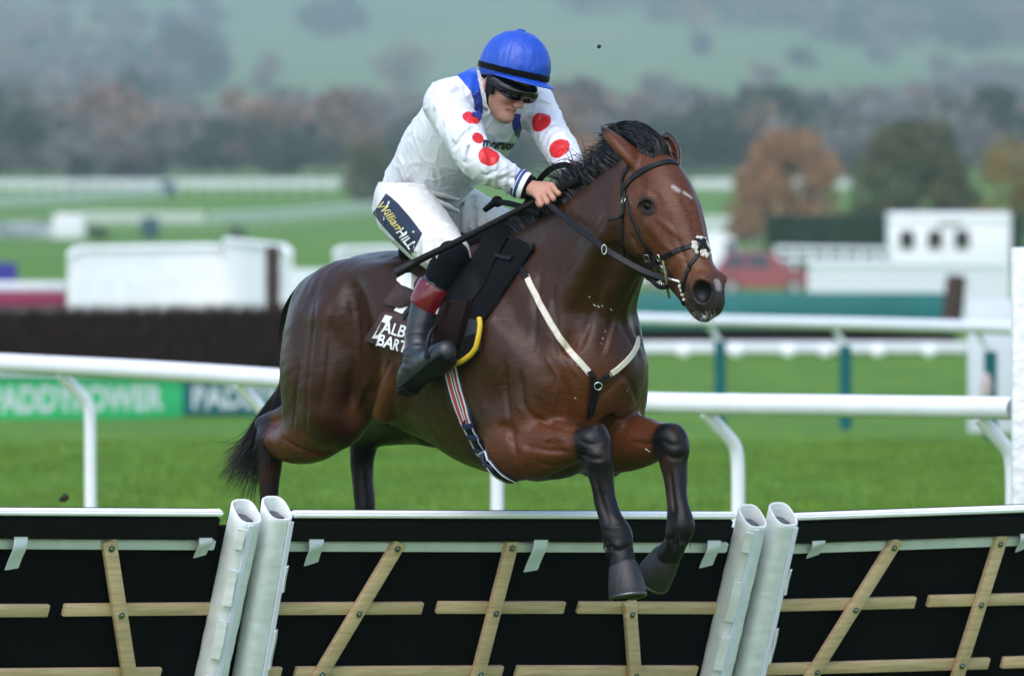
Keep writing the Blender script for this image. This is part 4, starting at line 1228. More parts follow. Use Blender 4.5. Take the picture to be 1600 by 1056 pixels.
# edges of the muscles, folds of skin, tendons (depth below 0) and veins, ribs (above 0): metres, half width
relief = [
    ([(550, 450), (557, 520), (553, 590), (546, 640)], -.014, .022), ([(493, 470), (485, 540), (479, 610), (478, 672)], -.008, .013),
    ([(520, 478), (514, 560), (502, 640)], -.006, .013), ([(440, 684), (470, 702), (508, 708), (532, 690)], -.009, .010),
    ([(470, 560), (462, 620), (458, 670)], -.004, .010),
    ([(602, 520), (592, 568), (568, 608), (556, 640)], .008, .011), ([(612, 560), (596, 592), (576, 622)], -.005, .010),
    ([(846, 420), (838, 480), (836, 540)], -.007, .015), ([(862, 440), (868, 500), (876, 560)], -.006, .013),
    ([(788, 560), (790, 620), (799, 680), (812, 742)], -.013, .015), ([(812, 575), (818, 630), (838, 660)], -.009, .012),
    ([(834, 652), (866, 664), (898, 674)], -.011, .010), ([(815, 694), (852, 703), (892, 706)], -.008, .009), ([(835, 722), (868, 728), (900, 718)], -.006, .009),
    ([(880, 585), (892, 630), (900, 664)], -.010, .011), ([(926, 596), (922, 640), (920, 668)], -.014, .010),
    ([(950, 650), (974, 656), (996, 642)], -.010, .010), ([(962, 575), (985, 600), (996, 630)], -.005, .012), ([(985, 690), (1010, 694), (1032, 690)], -.006, .009),
    ([(988, 430), (962, 490), (936, 560)], -.010, .014), ([(950, 420), (925, 490), (902, 556)], -.006, .014), ([(955, 330), (905, 395), (866, 450)], -.006, .018),
    ([(1001, 402), (1024, 430), (1050, 446)], -.006, .009), ([(1056, 366), (1068, 400), (1082, 432)], -.006, .009), ([(986, 366), (1000, 396)], -.007, .009),
    ([(1022, 340), (1040, 352), (1062, 372)], .004, .009), ([(1062, 296), (1080, 338), (1092, 376)], -.003, .012), ([(1012, 290), (1030, 300), (1042, 318)], .004, .010),
    ([(929, 742), (938, 775), (950, 812)], -.006, .007), ([(1047, 735), (1050, 770), (1055, 806)], -.006, .007),
    ([(903, 706), (922, 716), (944, 716)], -.006, .008), ([(900, 684), (920, 694), (944, 692)], -.004, .008), ([(1036, 708), (1054, 716), (1070, 712)], -.006, .008), ([(1034, 688), (1052, 696), (1072, 690)], -.004, .008),
    ([(950, 852), (966, 860), (986, 852)], -.007, .008), ([(1044, 838), (1058, 850), (1076, 838)], -.006, .008), ([(940, 820), (962, 824), (982, 818)], .004, .009),
    ([(640, 655), (690, 684), (740, 706), (780, 722)], .0045, .0065), ([(852, 556), (872, 596), (862, 640)], .004, .006), ([(872, 540), (892, 572), (905, 590)], .0035, .006),
    ([(1040, 384), (1058, 402), (1056, 424)], .003, .005), ([(1058, 402), (1074, 408), (1082, 420)], .003, .005), ([(850, 690), (866, 682), (886, 690)], .003, .006), ([(470, 716), (492, 712), (516, 716)], .003, .006),
    ([(690, 640), (720, 668), (752, 690)], .003, .006)] + [([(640 + 22 * i, 560), (646 + 23 * i, 610), (656 + 24 * i, 650)], -.0026, .012) for i in range(5)]
off = np.zeros(len(hV))
for pts, dep, sig in relief:
    P_ = [cast(horse_bvh, x, y) for x, y in crom(pts, 4)]
    P_ = np.array([tuple(c[0]) for c in P_ if c])
    if len(P_) < 2: continue
    for side in (0, 1):
        if side: P_ = np.array([tuple(Vector(p) - 2 * ((Vector(p) - H(720, 500, 0)).dot(RT)) * RT) for p in P_])
        if side and any(900 < x < 1080 and y > 640 for x, y in pts): continue
        box = np.all((hV > P_.min(0) - 3 * sig) & (hV < P_.max(0) + 3 * sig), axis=1)
        Vb = hV[box]
        d = np.full(len(Vb), 9.0); tt = np.zeros(len(Vb)); n_ = len(P_) - 1
        for i in range(n_):
            a_, ab = P_[i], P_[i + 1] - P_[i]; t = np.clip(((Vb - a_) @ ab) / (ab @ ab + 1e-12), 0, 1)
            q_ = np.linalg.norm(Vb - a_ - t[:, None] * ab, axis=1); m_ = q_ < d; d[m_] = q_[m_]; tt[m_] = (i + t[m_]) / n_
        off[box] += dep * np.exp(-(d / sig) ** 2) * np.clip(np.minimum(tt, 1 - tt) * 5 + .15, 0, 1)
hV = hV + hN * off[:, None]
hN = vnormals(hV, hQ)
horse_bvh = bvh_of(hV, hQ)

def near(V, pts, R, soft):
    """1 near the polyline pts, falling to 0 between R and R+soft."""
    P = crom(pts, 6)
    d = np.full(len(V), 1e9)
    for a, b in zip(P[:-1], P[1:]):
        ab = b - a; t = np.clip(((V - a) @ ab) / (ab @ ab + 1e-12), 0, 1)
        d = np.minimum(d, np.linalg.norm(V - a - t[:, None] * ab, axis=1))
    return np.clip(1 - (d - R) / soft, 0, 1)

def smooth01(x): return x * x * (3 - 2 * x)

BODY = np.array((.031, .0118, .0048)); RED = np.array((.088, .026, .0082)); TAN = np.array((.125, .048, .018)); BLK = np.array((.0042, .0036, .0042)); GREY = np.array((.022, .018, .018))
nz = vnoise(hV * 5, 11, 3)
colr = BODY[None] * (1 + .22 * nz[:, None])
def paint(w, c, amt=1.0):
    global colr
    w = smooth01(np.clip(w + .25 * nz * (w > 0) * (w < 1), 0, 1))[:, None] * amt
    colr = colr * (1 - w) + c[None] * w
# redder head, forearms, gaskins, groin
paint(near(hV, [H(1030, 300), H(1070, 390), H(1095, 440)], .10, .10), RED, .95)
paint(near(hV, [H(960, 215, .1), H(985, 245, .08)], .05, .03), RED, 1.0)
paint(near(hV, [H(1068, 420, .03), H(1085, 440, .03)], .05, .05), TAN, .6)
paint(near(hV, [HF(.58, 700, .185), HF(.85, 692, .165)], .10, .07), RED, .85)
paint(near(hV, [HF(.62, 690, -.14), HF(.95, 688, -.14)], .10, .07), RED, .9)
paint(near(hV, [HF(.78, 590, .06), HF(.78, 660, 0), HF(.72, 620, -.15)], .10, .12), RED, .8)
paint(near(hV, [HF(-.50, 690, .22), HF(-.75, 692, .2)], .09, .04), RED, .8)
paint(near(hV, [HF(-.27, 655, .2), HF(-.14, 640, .25), HF(-.08, 600, .29)], .03, .07), TAN, .6)
paint(near(hV, [HF(-.8, 420, 0), HF(-.80, 520, .12), HF(-.80, 600, .16)], .05, .10), RED, .55)
# black points, then painted shade on the far gaskin
paint(near(hV, [H(925, 690, .145), H(950, 780, .115), H(966, 836, .1), H(978, 905, .1)], .058, .022), BLK)
paint(near(hV, [H(1050, 688, -.14), H(1060, 780, -.135), H(1064, 826, -.13), H(1036, 890, -.12)], .058, .022), BLK)
paint(near(hV, [HF(-.87, 664, .19), HF(-.85, 700, .19)], .06, .05), BLK, .9)
paint(near(hV, [HF(-.85, 780, .19), HF(-.86, 920, .19)], .05, .05), BLK, .75)
paint(near(hV, [HF(-.78, 680, -.2), HF(-.83, 720, -.2), HF(-.8, 940, -.2)], .07, .06), BLK)
paint(near(hV, [HF(-.5, 660, -.2), HF(-.7, 665, -.2)], .12, .04), BLK, .6)  # far thigh and gaskin: shade behind the belly painted into the coat
legw = np.maximum(near(hV, [H(925, 690, .145), H(950, 780, .115), H(966, 836, .1)], .08, .02), near(hV, [H(1050, 688, -.14), H(1060, 780, -.135), H(1064, 826, -.13)], .08, .02))
paint(legw * np.clip(vnoise(hV * np.array((40, 40, 12)), 19, 2) * 1.6 - .1, 0, 1), np.array((.020, .0095, .0065)), .8)
paint(near(hV, [H(958, 745, .09), H(966, 800, .085)], .008, .016), np.array((.045, .018, .011)), .6)
paint(near(hV, [H(1040, 720, -.10), H(1046, 790, -.10)], .010, .016), np.array((.045, .018, .011)), .5)
# muzzle, eye surround, ear tips
paint(near(hV, [H(1104, 462), H(1110, 478), H(1098, 492)], .052, .045), GREY, .95)
paint(near(hV, [H(1094, 458, .06), H(1100, 456, .04)], .030, .016), BLK * .5, 1.0)  # both nostril hollows blackened, their inner shade painted into the colour
paint(near(hV, [H(1137, 458, -.06), H(1128, 457, -.04)], .030, .016), BLK * .5, 1.0)
paint(near(hV, [H(1009, 320, .1), H(1013, 323, .1)], .020, .022), BLK, .85)
paint(near(hV, [H(940, 200, .11), H(946, 207, .11)], .010, .03), BLK, .9)
paint(near(hV, [H(1040, 208, -.08), H(1041, 214, -.08)], .010, .03), BLK, .9)
# white star and the pale snip between the nostrils
star = near(hV, [cast(horse_bvh, 1052, 292)[0], cast(horse_bvh, 1060, 298)[0]], .004, .007)
star = np.maximum(star, near(hV, [cast(horse_bvh, 1069, 301)[0], cast(horse_bvh, 1080, 309)[0]], .002, .006))
paint(star * .75, np.array((.34, .30, .27)), .9)
q = cast(horse_bvh, 1121, 441)
if q: paint(near(hV, [q[0], q[0] + Vector((0, 0, -.02))], .006, .012), np.array((.30, .26, .25)), .8)

m_coat = bpy.data.materials.new("bay_coat"); m_coat.use_nodes = True
N_, L_ = m_coat.node_tree.nodes, m_coat.node_tree.links
b_ = N_["Principled BSDF"]
at_ = N_.new("ShaderNodeAttribute"); at_.attribute_name = "coat"
tc_ = N_.new("ShaderNodeTexCoord")
mp_ = N_.new("ShaderNodeMapping"); mp_.inputs["Rotation"].default_value = (0, math.radians(-25), math.radians(53)); mp_.inputs["Scale"].default_value = (.16, 1, 1)
hz_ = N_.new("ShaderNodeTexNoise"); hz_.inputs["Scale"].default_value = 150; hz_.inputs["Detail"].default_value = 3
hb_ = N_.new("ShaderNodeTexNoise"); hb_.inputs["Scale"].default_value = 14; hb_.inputs["Detail"].default_value = 6
L_.new(tc_.outputs["Object"], mp_.inputs[0]); L_.new(mp_.outputs[0], hz_.inputs["Vector"]); L_.new(tc_.outputs["Object"], hb_.inputs["Vector"])
mxc = N_.new("ShaderNodeMix"); mxc.data_type = 'RGBA'; mxc.blend_type = 'MULTIPLY'; mxc.inputs["Factor"].default_value = 1.0
rg_ = N_.new("ShaderNodeMapRange"); rg_.inputs[1].default_value = .3; rg_.inputs[2].default_value = .7; rg_.inputs[3].default_value = .72; rg_.inputs[4].default_value = 1.28
L_.new(hz_.outputs["Fac"], rg_.inputs[0]); L_.new(at_.outputs["Color"], mxc.inputs["A"]); L_.new(rg_.outputs[0], mxc.inputs["B"])
L_.new(mxc.outputs["Result"], b_.inputs["Base Color"])
rr_ = N_.new("ShaderNodeMapRange"); rr_.inputs[1].default_value = .3; rr_.inputs[2].default_value = .7; rr_.inputs[3].default_value = .33; rr_.inputs[4].default_value = .50
L_.new(hb_.outputs["Fac"], rr_.inputs[0]); L_.new(rr_.outputs[0], b_.inputs["Roughness"])
bp_ = N_.new("ShaderNodeBump"); bp_.inputs["Strength"].default_value = .30; bp_.inputs["Distance"].default_value = .004
vw_ = N_.new("ShaderNodeTexNoise"); vw_.inputs["Scale"].default_value = 5; vw_.inputs["Detail"].default_value = 2
vm_ = N_.new("ShaderNodeVectorMath"); vm_.operation = 'MULTIPLY_ADD'; vm_.inputs[1].default_value = (.16, .16, .16)
L_.new(tc_.outputs["Object"], vw_.inputs["Vector"]); L_.new(vw_.outputs["Color"], vm_.inputs[0]); L_.new(tc_.outputs["Object"], vm_.inputs[2])
vo_ = N_.new("ShaderNodeTexVoronoi"); vo_.feature = 'DISTANCE_TO_EDGE'; vo_.inputs["Scale"].default_value = 5.5
L_.new(vm_.outputs[0], vo_.inputs["Vector"])
vr_ = N_.new("ShaderNodeMapRange"); vr_.inputs[1].default_value = 0; vr_.inputs[2].default_value = .05; vr_.inputs[3].default_value = 1; vr_.inputs[4].default_value = 0
vr_.interpolation_type = 'SMOOTHSTEP'
L_.new(vo_.outputs["Distance"], vr_.inputs[0])
at2_ = N_.new("ShaderNodeAttribute"); at2_.attribute_name = "vein"
vk_ = N_.new("ShaderNodeMath"); vk_.operation = 'MULTIPLY'; L_.new(vr_.outputs[0], vk_.inputs[0]); L_.new(at2_.outputs["Fac"], vk_.inputs[1])
b2_ = N_.new("ShaderNodeBump"); b2_.inputs["Strength"].default_value = .16; b2_.inputs["Distance"].default_value = .006
L_.new(vk_.outputs[0], b2_.inputs["Height"]); L_.new(b2_.outputs[0], bp_.inputs["Normal"])
L_.new(hz_.outputs["Fac"], bp_.inputs["Height"]); L_.new(bp_.outputs[0], b_.inputs["Normal"])
sset(b_, "Coat Weight", .15); sset(b_, "Coat Roughness", .26); sset(b_, "Specular IOR Level", .18); sset(b_, "Sheen Weight", .0); sset(b_, "Sheen Roughness", .35)

me = mesh_np("body", hV, hQ)
ca = me.attributes.new("coat", 'FLOAT_COLOR', 'POINT')
ca.data.foreach_set("color", np.hstack([np.clip(colr, 0, 1), np.ones((len(colr), 1))]).astype(np.float32).ravel())
va = me.attributes.new("vein", 'FLOAT', 'POINT')
vein = np.maximum.reduce([near(hV, [HF(.60, 480, .25), HF(.66, 600, .25)], .12, .14), near(hV, [H(1040, 380, .07), H(1075, 410, .05)], .05, .06), near(hV, [HF(-.5, 690, .25), HF(-.7, 690, .22)], .08, .06), near(hV, [HF(.65, 700, .28), HF(.9, 690, .2)], .08, .06), near(hV, [HF(.0, 690, .2), HF(.3, 730, .2)], .08, .08)])
va.data.foreach_set("value", vein.astype(np.float32))
horse_body = obj("body", me, m_coat, horse_root)
# ------------------------------------------------------------------ eyes, hooves, hair
m_eye = mat("horse_eye", (.0025, .0015, .0012), rough=.2, spec=.12)
m_hoof = mat("hoof_horn", (.016, .015, .016), rough=.5, var=.45, vscale=30, bump=.3, bscale=90, stretch=(1, 1, .3))
m_shoe = mat("shoe_steel", (.12, .12, .12), rough=.35, metal=.9)
m_hair = mat("black_hair", (.0042, .0038, .0042), rough=.45, spec=.3)
m_hair2 = mat("tail_hair", (.0050, .0042, .0042), rough=.45, spec=.3)

def mirror(p):
    o = H(720, 500, 0); p = Vector(p)
    return p - 2 * ((p - o).dot(RT)) * RT

q = cast(horse_bvh, 1011, 321)
eax = Vector((.5, -.7, -.4)).normalized()
for e in (q[0] - q[1] * .011, mirror(q[0] - q[1] * .011)):
    MB().sphere(e, (.027, .020, .020), 18, 12, axes=(eax, RT, UP)).build("eye", m_eye, horse_root, True)
m_lid = mat("eyelid_skin", (.020, .009, .006), rough=.45, spec=.25, bump=.2, bscale=150)
for row, w in ((((996, 325), (1000, 316), (1010, 311), (1020, 315), (1026, 327)), .0050), (((997, 326), (1004, 332), (1014, 335), (1026, 330)), .0036)):
    P_ = []
    for px, py in row:
        c = cast(horse_bvh, px, py, -.001); P_.append(c[0])
    Pc = crom(P_, 5); n_ = len(Pc)
    MB().tube(Pc, list(w * np.sin(np.linspace(.25, math.pi - .25, n_)) ** .5), 8).build("eyelid", m_lid, horse_root, True)

def hoof(pts, ax):
    m = MB()
    P = [Vector(p) for p, r in pts]
    m.tube(P, [r for p, r in pts], 20, flat=(1.0, .88), up=ax, cap=True)
    # coronet roll
    o = m.build("hoof", m_hoof, horse_root, True)
    T = (P[-1] - P[-2]).normalized(); a = Vector(ax); a = (a - T * a.dot(T)).normalized(); b = T.cross(a)
    r = pts[-1][1]
    ring = [P[-1] + T * .003 + (a * math.cos(t) + b * math.sin(t) * .88) * r * .93 for t in np.linspace(-2.3, 2.3, 24)]
    MB().tube(ring, .0075, 6).build("shoe", m_shoe, o, True)
    return o
hoof([(H(973, 876, .10), .042), (H(974, 884, .10), .053), (H(977, 902, .10), .062), (H(980, 922, .10), .070), (H(981, 930, .10), .068)], FW)
hoof([(H(1046, 862, -.12), .042), (H(1041, 870, -.12), .053), (H(1033, 884, -.12), .061), (H(1023, 899, -.12), .067), (H(1020, 904, -.12), .065)], Vector((.6, -.8, -.5)))
hoof([(HF(-.80, 915, .19), .042), (HF(-.79, 930, .19), .055), (HF(-.78, 955, .19), .062)], FW)
hoof([(HF(-.74, 945, -.2), .042), (HF(-.73, 960, -.2), .055), (HF(-.72, 985, -.2), .062)], FW)

def hair(name, curves, w0, parent, m, nsub=6, tipw=.15):
    """Each curve (k,3) becomes a thin tapering blade."""
    V, F = [], []; n = 0
    for c in curves:
        c = crom(c, nsub); k = len(c)
        T = np.gradient(c, axis=0); T /= np.linalg.norm(T, axis=1)[:, None] + 1e-9
        view = np.array((0, -1, .05)) + rng.normal(0, .5, 3)
        B = np.cross(T, view); B /= np.linalg.norm(B, axis=1)[:, None] + 1e-9
        w = w0 * rng.uniform(.5, 1.3) * (1 - (1 - tipw) * np.linspace(0, 1, k) ** 1.5)
        V.append(np.stack([c - B * w[:, None] / 2, c + B * w[:, None] / 2], 1).reshape(-1, 3))
        i = np.arange(k - 1) * 2 + n
        F.append(np.stack([i, i + 1, i + 3, i + 2], 1)); n += 2 * k
    o = obj(name, mesh_np(name, np.vstack(V), np.vstack(F)), m, parent)
    return o

# mane along the crest: dense clumps blown back
crest_px = crom([(1004, 238), (972, 260), (942, 288), (906, 320), (870, 348), (838, 371), (808, 384)], 12)
def crest_at(t):
    j = t * (len(crest_px) - 1); a = int(min(j, len(crest_px) - 2)); fr = j - a
    return crest_px[a] * (1 - fr) + crest_px[a + 1] * fr
cl = []
for i in range(64):
    t = (i + rng.uniform(.1, .9)) / 64
    Lg = rng.uniform(.085, .150) * (.75 + .45 * math.sin(min(1, t * 1.15) * math.pi))
    d = (-FW * rng.uniform(.75, 1.15) + UP * rng.uniform(.45, .95) + RT * rng.normal(-.10, .08)).normalized()
    d2 = (-FW * 1.0 + UP * rng.uniform(-.35, .45) + RT * rng.normal(-.10, .08)).normalized()
    cl.append((t, Lg, d, d2))
curves = []
for i in range(5200):
    t, Lg, d, d2 = cl[rng.integers(0, len(cl))]
    tt = min(1, max(0, t + rng.normal(0, .016)))
    px, py = crest_at(tt); r0 = rng.uniform(-.030, .034)
    p, n = snap(horse_bvh, H(px - 361.6 * r0 * .5, py + rng.uniform(-3, 9), r0), -.004)
    wisp = rng.uniform() < .07
    k = Lg * (rng.uniform(1.0, 1.35) if wisp else rng.uniform(.55, 1.08)); jit = Vector(rng.normal(0, .20 if wisp else .09, 3))
    dd = (d + jit).normalized(); de = (d2 + jit * 1.4).normalized()
    curves.append([p, p + (n * .45 + dd * .7).normalized() * k * .35, p + dd * k * .68, p + dd * k * .70 + de * k * .34])
hair("mane", curves, .0048, horse_root, m_hair, nsub=4, tipw=.1)
# forelock swept back between the ears
curves = []
for i in range(2600):
    u = rng.uniform(-1, 1); v = rng.uniform(0, 1)
    r0 = .050 * u
    b = H(1037 - 361.6 * r0 - 46 * v, 247 - 9 * v, r0)
    p, n = snap(horse_bvh, b, -.003)
    lift = (1 - .55 * u * u) * (.55 + .45 * rng.uniform() ** .5)
    e = Vector(rng.normal(0, .005, 3))
    tail_ = rng.uniform(.10, .16)
    p1 = p + UP * .052 * lift - FW * .010
    p2 = p + UP * .076 * lift - FW * (.060)
    p3 = p + UP * (.062 * lift) - FW * (tail_) + e
    curves.append([p, p1, p2, p3])
hair("forelock", curves, .0055, horse_root, m_hair, nsub=4, tipw=.2)
# tail: close behind the haunch, its end flicking out past the hock
curves = []
for i in range(2600):
    a = rng.uniform(0, 2 * math.pi); rr = math.sqrt(rng.uniform(0, 1))
    o = RT * (math.cos(a) * rr) + UP * (math.sin(a) * rr * .6) - FW * (math.sin(a) * rr * .7)
    cl_ = int((a / (2 * math.pi)) * 9); g = np.random.default_rng(cl_ + 5).normal(0, 1, 3) * .016 + rng.normal(0, 1, 3) * .006
    end = rng.uniform(0, 1)
    pts = [HF(-.76, 430, 0) + o * .016, HF(-.885, 446, .0) + o * .024, HF(-.985, 492, .0) + o * .030, HF(-1.005, 548, .0) + o * .030,
           HF(-.975, 602, .02) + o * .030, HF(-.965, 650, .10) + o * .032 + Vector(g * .7),
           HF(-.93, 688, .175) + o * .038 + Vector(g * 1.5), HF(-.94 - .05 * rng.uniform(), 722 + 12 * rng.normal(), .20) + o * .048 + Vector(g * 3.0)]
    k = 8 if end > .45 else (7 if end > .15 else 6)
    curves.append(pts[:k])
hair("tail", curves, .0042, horse_root, m_hair2, nsub=4, tipw=.1)
# fetlock tufts
for (px, py, r) in ((962, 850, .115), (1060, 842, -.115)):
    curves = []
    for i in range(90):
        p, n = snap(horse_bvh, H(px, py, r) + Vector(rng.normal(0, .012, 3)), -.003)
        d = (n * .4 - UP * 1.0 - FW * .2 + Vector(rng.normal(0, .15, 3))).normalized()
        curves.append([p, p + d * .012, p + (d - UP * .5 - n * .2).normalized() * .030])
    hair("fetlock_feather", curves, .0035, horse_root, m_hair, nsub=3)["kind"] = "stuff"
# chin whiskers
curves = []
for i in range(40):
    c = cast(horse_bvh, rng.uniform(1085, 1118), rng.uniform(484, 494))
    if not c: continue
    p, n = c
    d = (n * .6 - UP * .9 + Vector(rng.normal(0, .35, 3))).normalized()
    curves.append([p, p + d * .015, p + d * .035])
m_whisk = mat("whisker", (.16, .15, .14), rough=.5)
hair("whiskers", curves, .0013, horse_root, m_whisk, nsub=2)
# ================================================================== TACK
m_leather = mat("black_leather", (.0055, .006, .0075), rough=.42, spec=.22, var=.25, vscale=40, bump=.15, bscale=300, bdist=.002)
m_rubber = mat("black_rubber", (.0035, .0035, .004), rough=.6, spec=.15, bump=.2, bscale=200, bdist=.002)
m_black = mat("black_cloth", (.0032, .0036, .0045), rough=.9, spec=.08, bump=.25, bscale=160, bdist=.003, sheen=.1)
m_buckle = mat("buckle_steel", (.55, .55, .53), rough=.25, metal=1.0)
m_wool = mat("sheepskin", (.62, .58, .50), rough=.95, var=.15, vscale=120, bump=1.0, bscale=220, bdist=.006)
m_brownfelt = mat("brown_cloth", (.062, .040, .041), rough=.85, spec=.2, var=.2, vscale=30, bump=.3, bscale=120, bdist=.003)
m_white_print = mat("white_print", (.78, .78, .77), rough=.6)
m_yellow = mat("yellow_piping", (.62, .40, .012), rough=.55, bump=.2, bscale=200, bdist=.002)
m_greypad = mat("grey_pad", (.020, .024, .029), rough=.6, spec=.25, bump=.25, bscale=180, bdist=.002)
m_strap_white = mat("cream_webbing", (.60, .55, .45), rough=.6, var=.12, vscale=60, bump=.3, bscale=400, bdist=.002)

def line_on(bvh, pts, lift=.002, n=8, nearest=False):
    """Image polyline -> points and normals on a surface."""
    Q = crom(pts, n); P, Nn = [], []
    for q in Q:
        c = cast(bvh, q[0], q[1], lift)
        if c: P.append(c[0]); Nn.append(c[1])
    return P, Nn

def strap(name, pts, w, m, parent, bvh=None, th=.004, lift=.001, n=8, both=False):
    bvh = bvh or horse_bvh
    P, Nn = line_on(bvh, pts, lift, n)
    if both:
        Pm, Nm = [], []
        for p, q in zip(P, Nn):
            a, b = snap(bvh, mirror(p), lift); Pm.append(a); Nm.append(b)
        P = Pm[::-1] + P if both == 'start' else P + Pm[::-1]
        Nn = Nm[::-1] + Nn if both == 'start' else Nn + Nm[::-1]
    return MB().ribbon(P, Nn, w, th).build(name, m, parent, False)

def patch(name, A, B, m, parent, bvh=None, lift=.006, thick=.004, nu=16, nv=8, puff=0.0):
    """Cloth between two image polylines, laid on a surface."""
    bvh = bvh or horse_bvh
    def res(P):
        P = np.asarray(P, float); L = np.concatenate([[0], np.cumsum(np.linalg.norm(np.diff(P, axis=0), axis=1))]); t = np.linspace(0, L[-1], nu + 1)
        return np.stack([np.interp(t, L, P[:, 0]), np.interp(t, L, P[:, 1])], 1)
    A, B = res(A), res(B)
    G = np.zeros((nu + 1, nv + 1, 3)); Nn = np.zeros_like(G); last = None; miss = []
    for i in range(nu + 1):
        for j in range(nv + 1):
            q = A[i] + (B[i] - A[i]) * j / nv
            e = 4 * (i / nu) * (1 - i / nu) * 4 * (j / nv) * (1 - j / nv)
            c = cast(bvh, q[0], q[1], lift + puff * e)
            if c is None: miss.append((i, j, q)); G[i, j] = np.nan; continue
            G[i, j], Nn[i, j] = c[0], c[1]; last = c
    for i, j, q in miss:
        ok = np.argwhere(~np.isnan(G[..., 0])); k = ok[np.argmin(np.abs(ok - (i, j)).sum(1))]
        D = project(G[tuple(k)])[2]
        p = W(q[0], q[1], D + .02)
        G[i, j] = p if False else tuple(W(q[0], q[1], D + .015)); Nn[i, j] = Nn[tuple(k)]
    V = np.concatenate([(G).reshape(-1, 3), (G - Nn * (thick + lift)).reshape(-1, 3)])
    n1 = (nu + 1) * (nv + 1); F = []
    id_ = lambda i, j: i * (nv + 1) + j
    for i in range(nu):
        for j in range(nv):
            f = (id_(i, j), id_(i + 1, j), id_(i + 1, j + 1), id_(i, j + 1)); F.append(f); F.append(tuple(k + n1 for k in f[::-1]))
    rim = [id_(i, 0) for i in range(nu)] + [id_(nu, j) for j in range(nv)] + [id_(i, nv) for i in range(nu, 0, -1)] + [id_(0, j) for j in range(nv, 0, -1)]
    for a, b in zip(rim, rim[1:] + rim[:1]): F.append((b, a, a + n1, b + n1))
    o = obj(name, mesh_np(name, V, np.array(F)), m, parent)
    smooth_by_angle(o, 50)
    return o

def lettering(name, txt, c, ux, vy, bvh, m, parent, size=1.0, shear=0.0, bold=0.0, lift=.004, spacing=1.0):
    """Printed lettering laid on a surface: image centre c, ux and vy are the image vectors of one text unit right and up."""
    me = text_mesh(txt, size, shear, bold, spacing)
    bm = bmesh.new(); bm.from_mesh(me)
    bmesh.ops.triangulate(bm, faces=bm.faces)
    mx = .22 * size
    for _ in range(3):
        es = [e for e in bm.edges if e.calc_length() > mx]
        if not es: break
        bmesh.ops.subdivide_edges(bm, edges=es, cuts=1); bmesh.ops.triangulate(bm, faces=[f for f in bm.faces if len(f.verts) > 3])
    dead = []
    for v in bm.verts:
        x, y = v.co.x, v.co.y
        px, py = c[0] + ux[0] * x + vy[0] * y, c[1] + ux[1] * x + vy[1] * y
        h = cast(bvh, px, py, lift)
        if h is None: dead.append(v)
        else: v.co = h[0]
    bmesh.ops.delete(bm, geom=dead, context='VERTS')
    bm.to_mesh(me); bm.free()
    me.name = name
    return obj(name, me, m, parent)

# ---------------- bridle
bridle = empty("bridle", H(1040, 330, 0), "black leather racing bridle with crossed noseband and white sheepskin nose pad on the horse's head", "bridle")
strap("browband", [(972, 299), (978, 290), (995, 273), (1015, 262), (1035, 255), (1050, 254), (1058, 257)], .021, m_leather, bridle, th=.005, both=False)
strap("headpiece", [(974, 297), (972, 285), (975, 272), (982, 262)], .018, m_leather, bridle)
strap("cheekpiece", [(975, 296), (980, 318), (990, 345), (1003, 375), (1018, 400), (1032, 425), (1038, 438)], .016, m_leather, bridle, both=False)
strap("throatlatch", [(972, 300), (974, 322), (972, 350), (973, 380), (976, 402)], .012, m_leather, bridle)
P, _n = line_on(horse_bvh, [(976, 322), (975, 335)], .006)
MB().tube(crom([P[0], P[-1], H(965, 341, .13), H(951, 344, .14)], 6), .0045, 8).build("loose_end", m_leather, bridle, True)
nb = strap("noseband", [(1012, 418), (1020, 412), (1036, 402), (1055, 393), (1075, 386), (1092, 382), (1106, 383)], .017, m_leather, bridle, th=.005)
strap("lower_noseband", [(1098, 386), (1090, 398), (1078, 416), (1072, 432), (1067, 450), (1066, 466), (1070, 478)], .015, m_leather, bridle, th=.005)
wool = MB()
pc = cast(horse_bvh, 1096, 385)
ax3 = pc[1]; up3 = Vector((-.3, .4, .866)); up3 = (up3 - ax3 * up3.dot(ax3)).normalized(); sd3 = ax3.cross(up3)
for k_ in range(130):
    a = rng.uniform(0, 2 * math.pi); q_ = rng.uniform(.45, 1.0)
    o2 = sd3 * math.cos(a) * .032 * q_ + up3 * math.sin(a) * .036 * q_ * (1 + .12 * math.sin(3 * a))
    p_, n_ = snap(horse_bvh, pc[0] + o2, rng.uniform(.001, .006))
    wool.sphere(p_, rng.uniform(.0045, .0085), 7, 5)
pad = wool.build("nose_pad", m_wool, bridle, True)
MB().sphere(pc[0] + ax3 * .007 + up3 * .006, (.020, .022, .007), 16, 8, axes=(sd3, up3, ax3)).build("leather_disc", mat("grey_leather", (.030, .033, .042), rough=.5), pad, True)
for a_ in (.9, 2.3, -.8, -2.2):
    d_ = sd3 * math.cos(a_) + up3 * math.sin(a_)
    MB().ribbon([pc[0] + ax3 * .013 + up3 * .006, pc[0] + ax3 * .011 + up3 * .004 + d_ * .02, pc[0] + ax3 * .003 + d_ * .034], [ax3] * 3, .013, .003).build("leather_tongue", m_leather, pad)
for (bx, by) in ((977, 315), (1012, 402), (1031, 402), (1037, 418)):
    c = cast(horse_bvh, bx, by, .007)
    if not c: continue
    n_ = c[1]; t_ = (UP - n_ * UP.dot(n_)).normalized(); s_ = n_.cross(t_)
    ring = [c[0] + s_ * x * .010 + t_ * y * .012 for x, y in ((-1, -1), (1, -1), (1, 1), (-1, 1))]
    MB().tube(ring, .0022, 6, closed=True, cap=False).build("buckle", m_buckle, bridle, True)
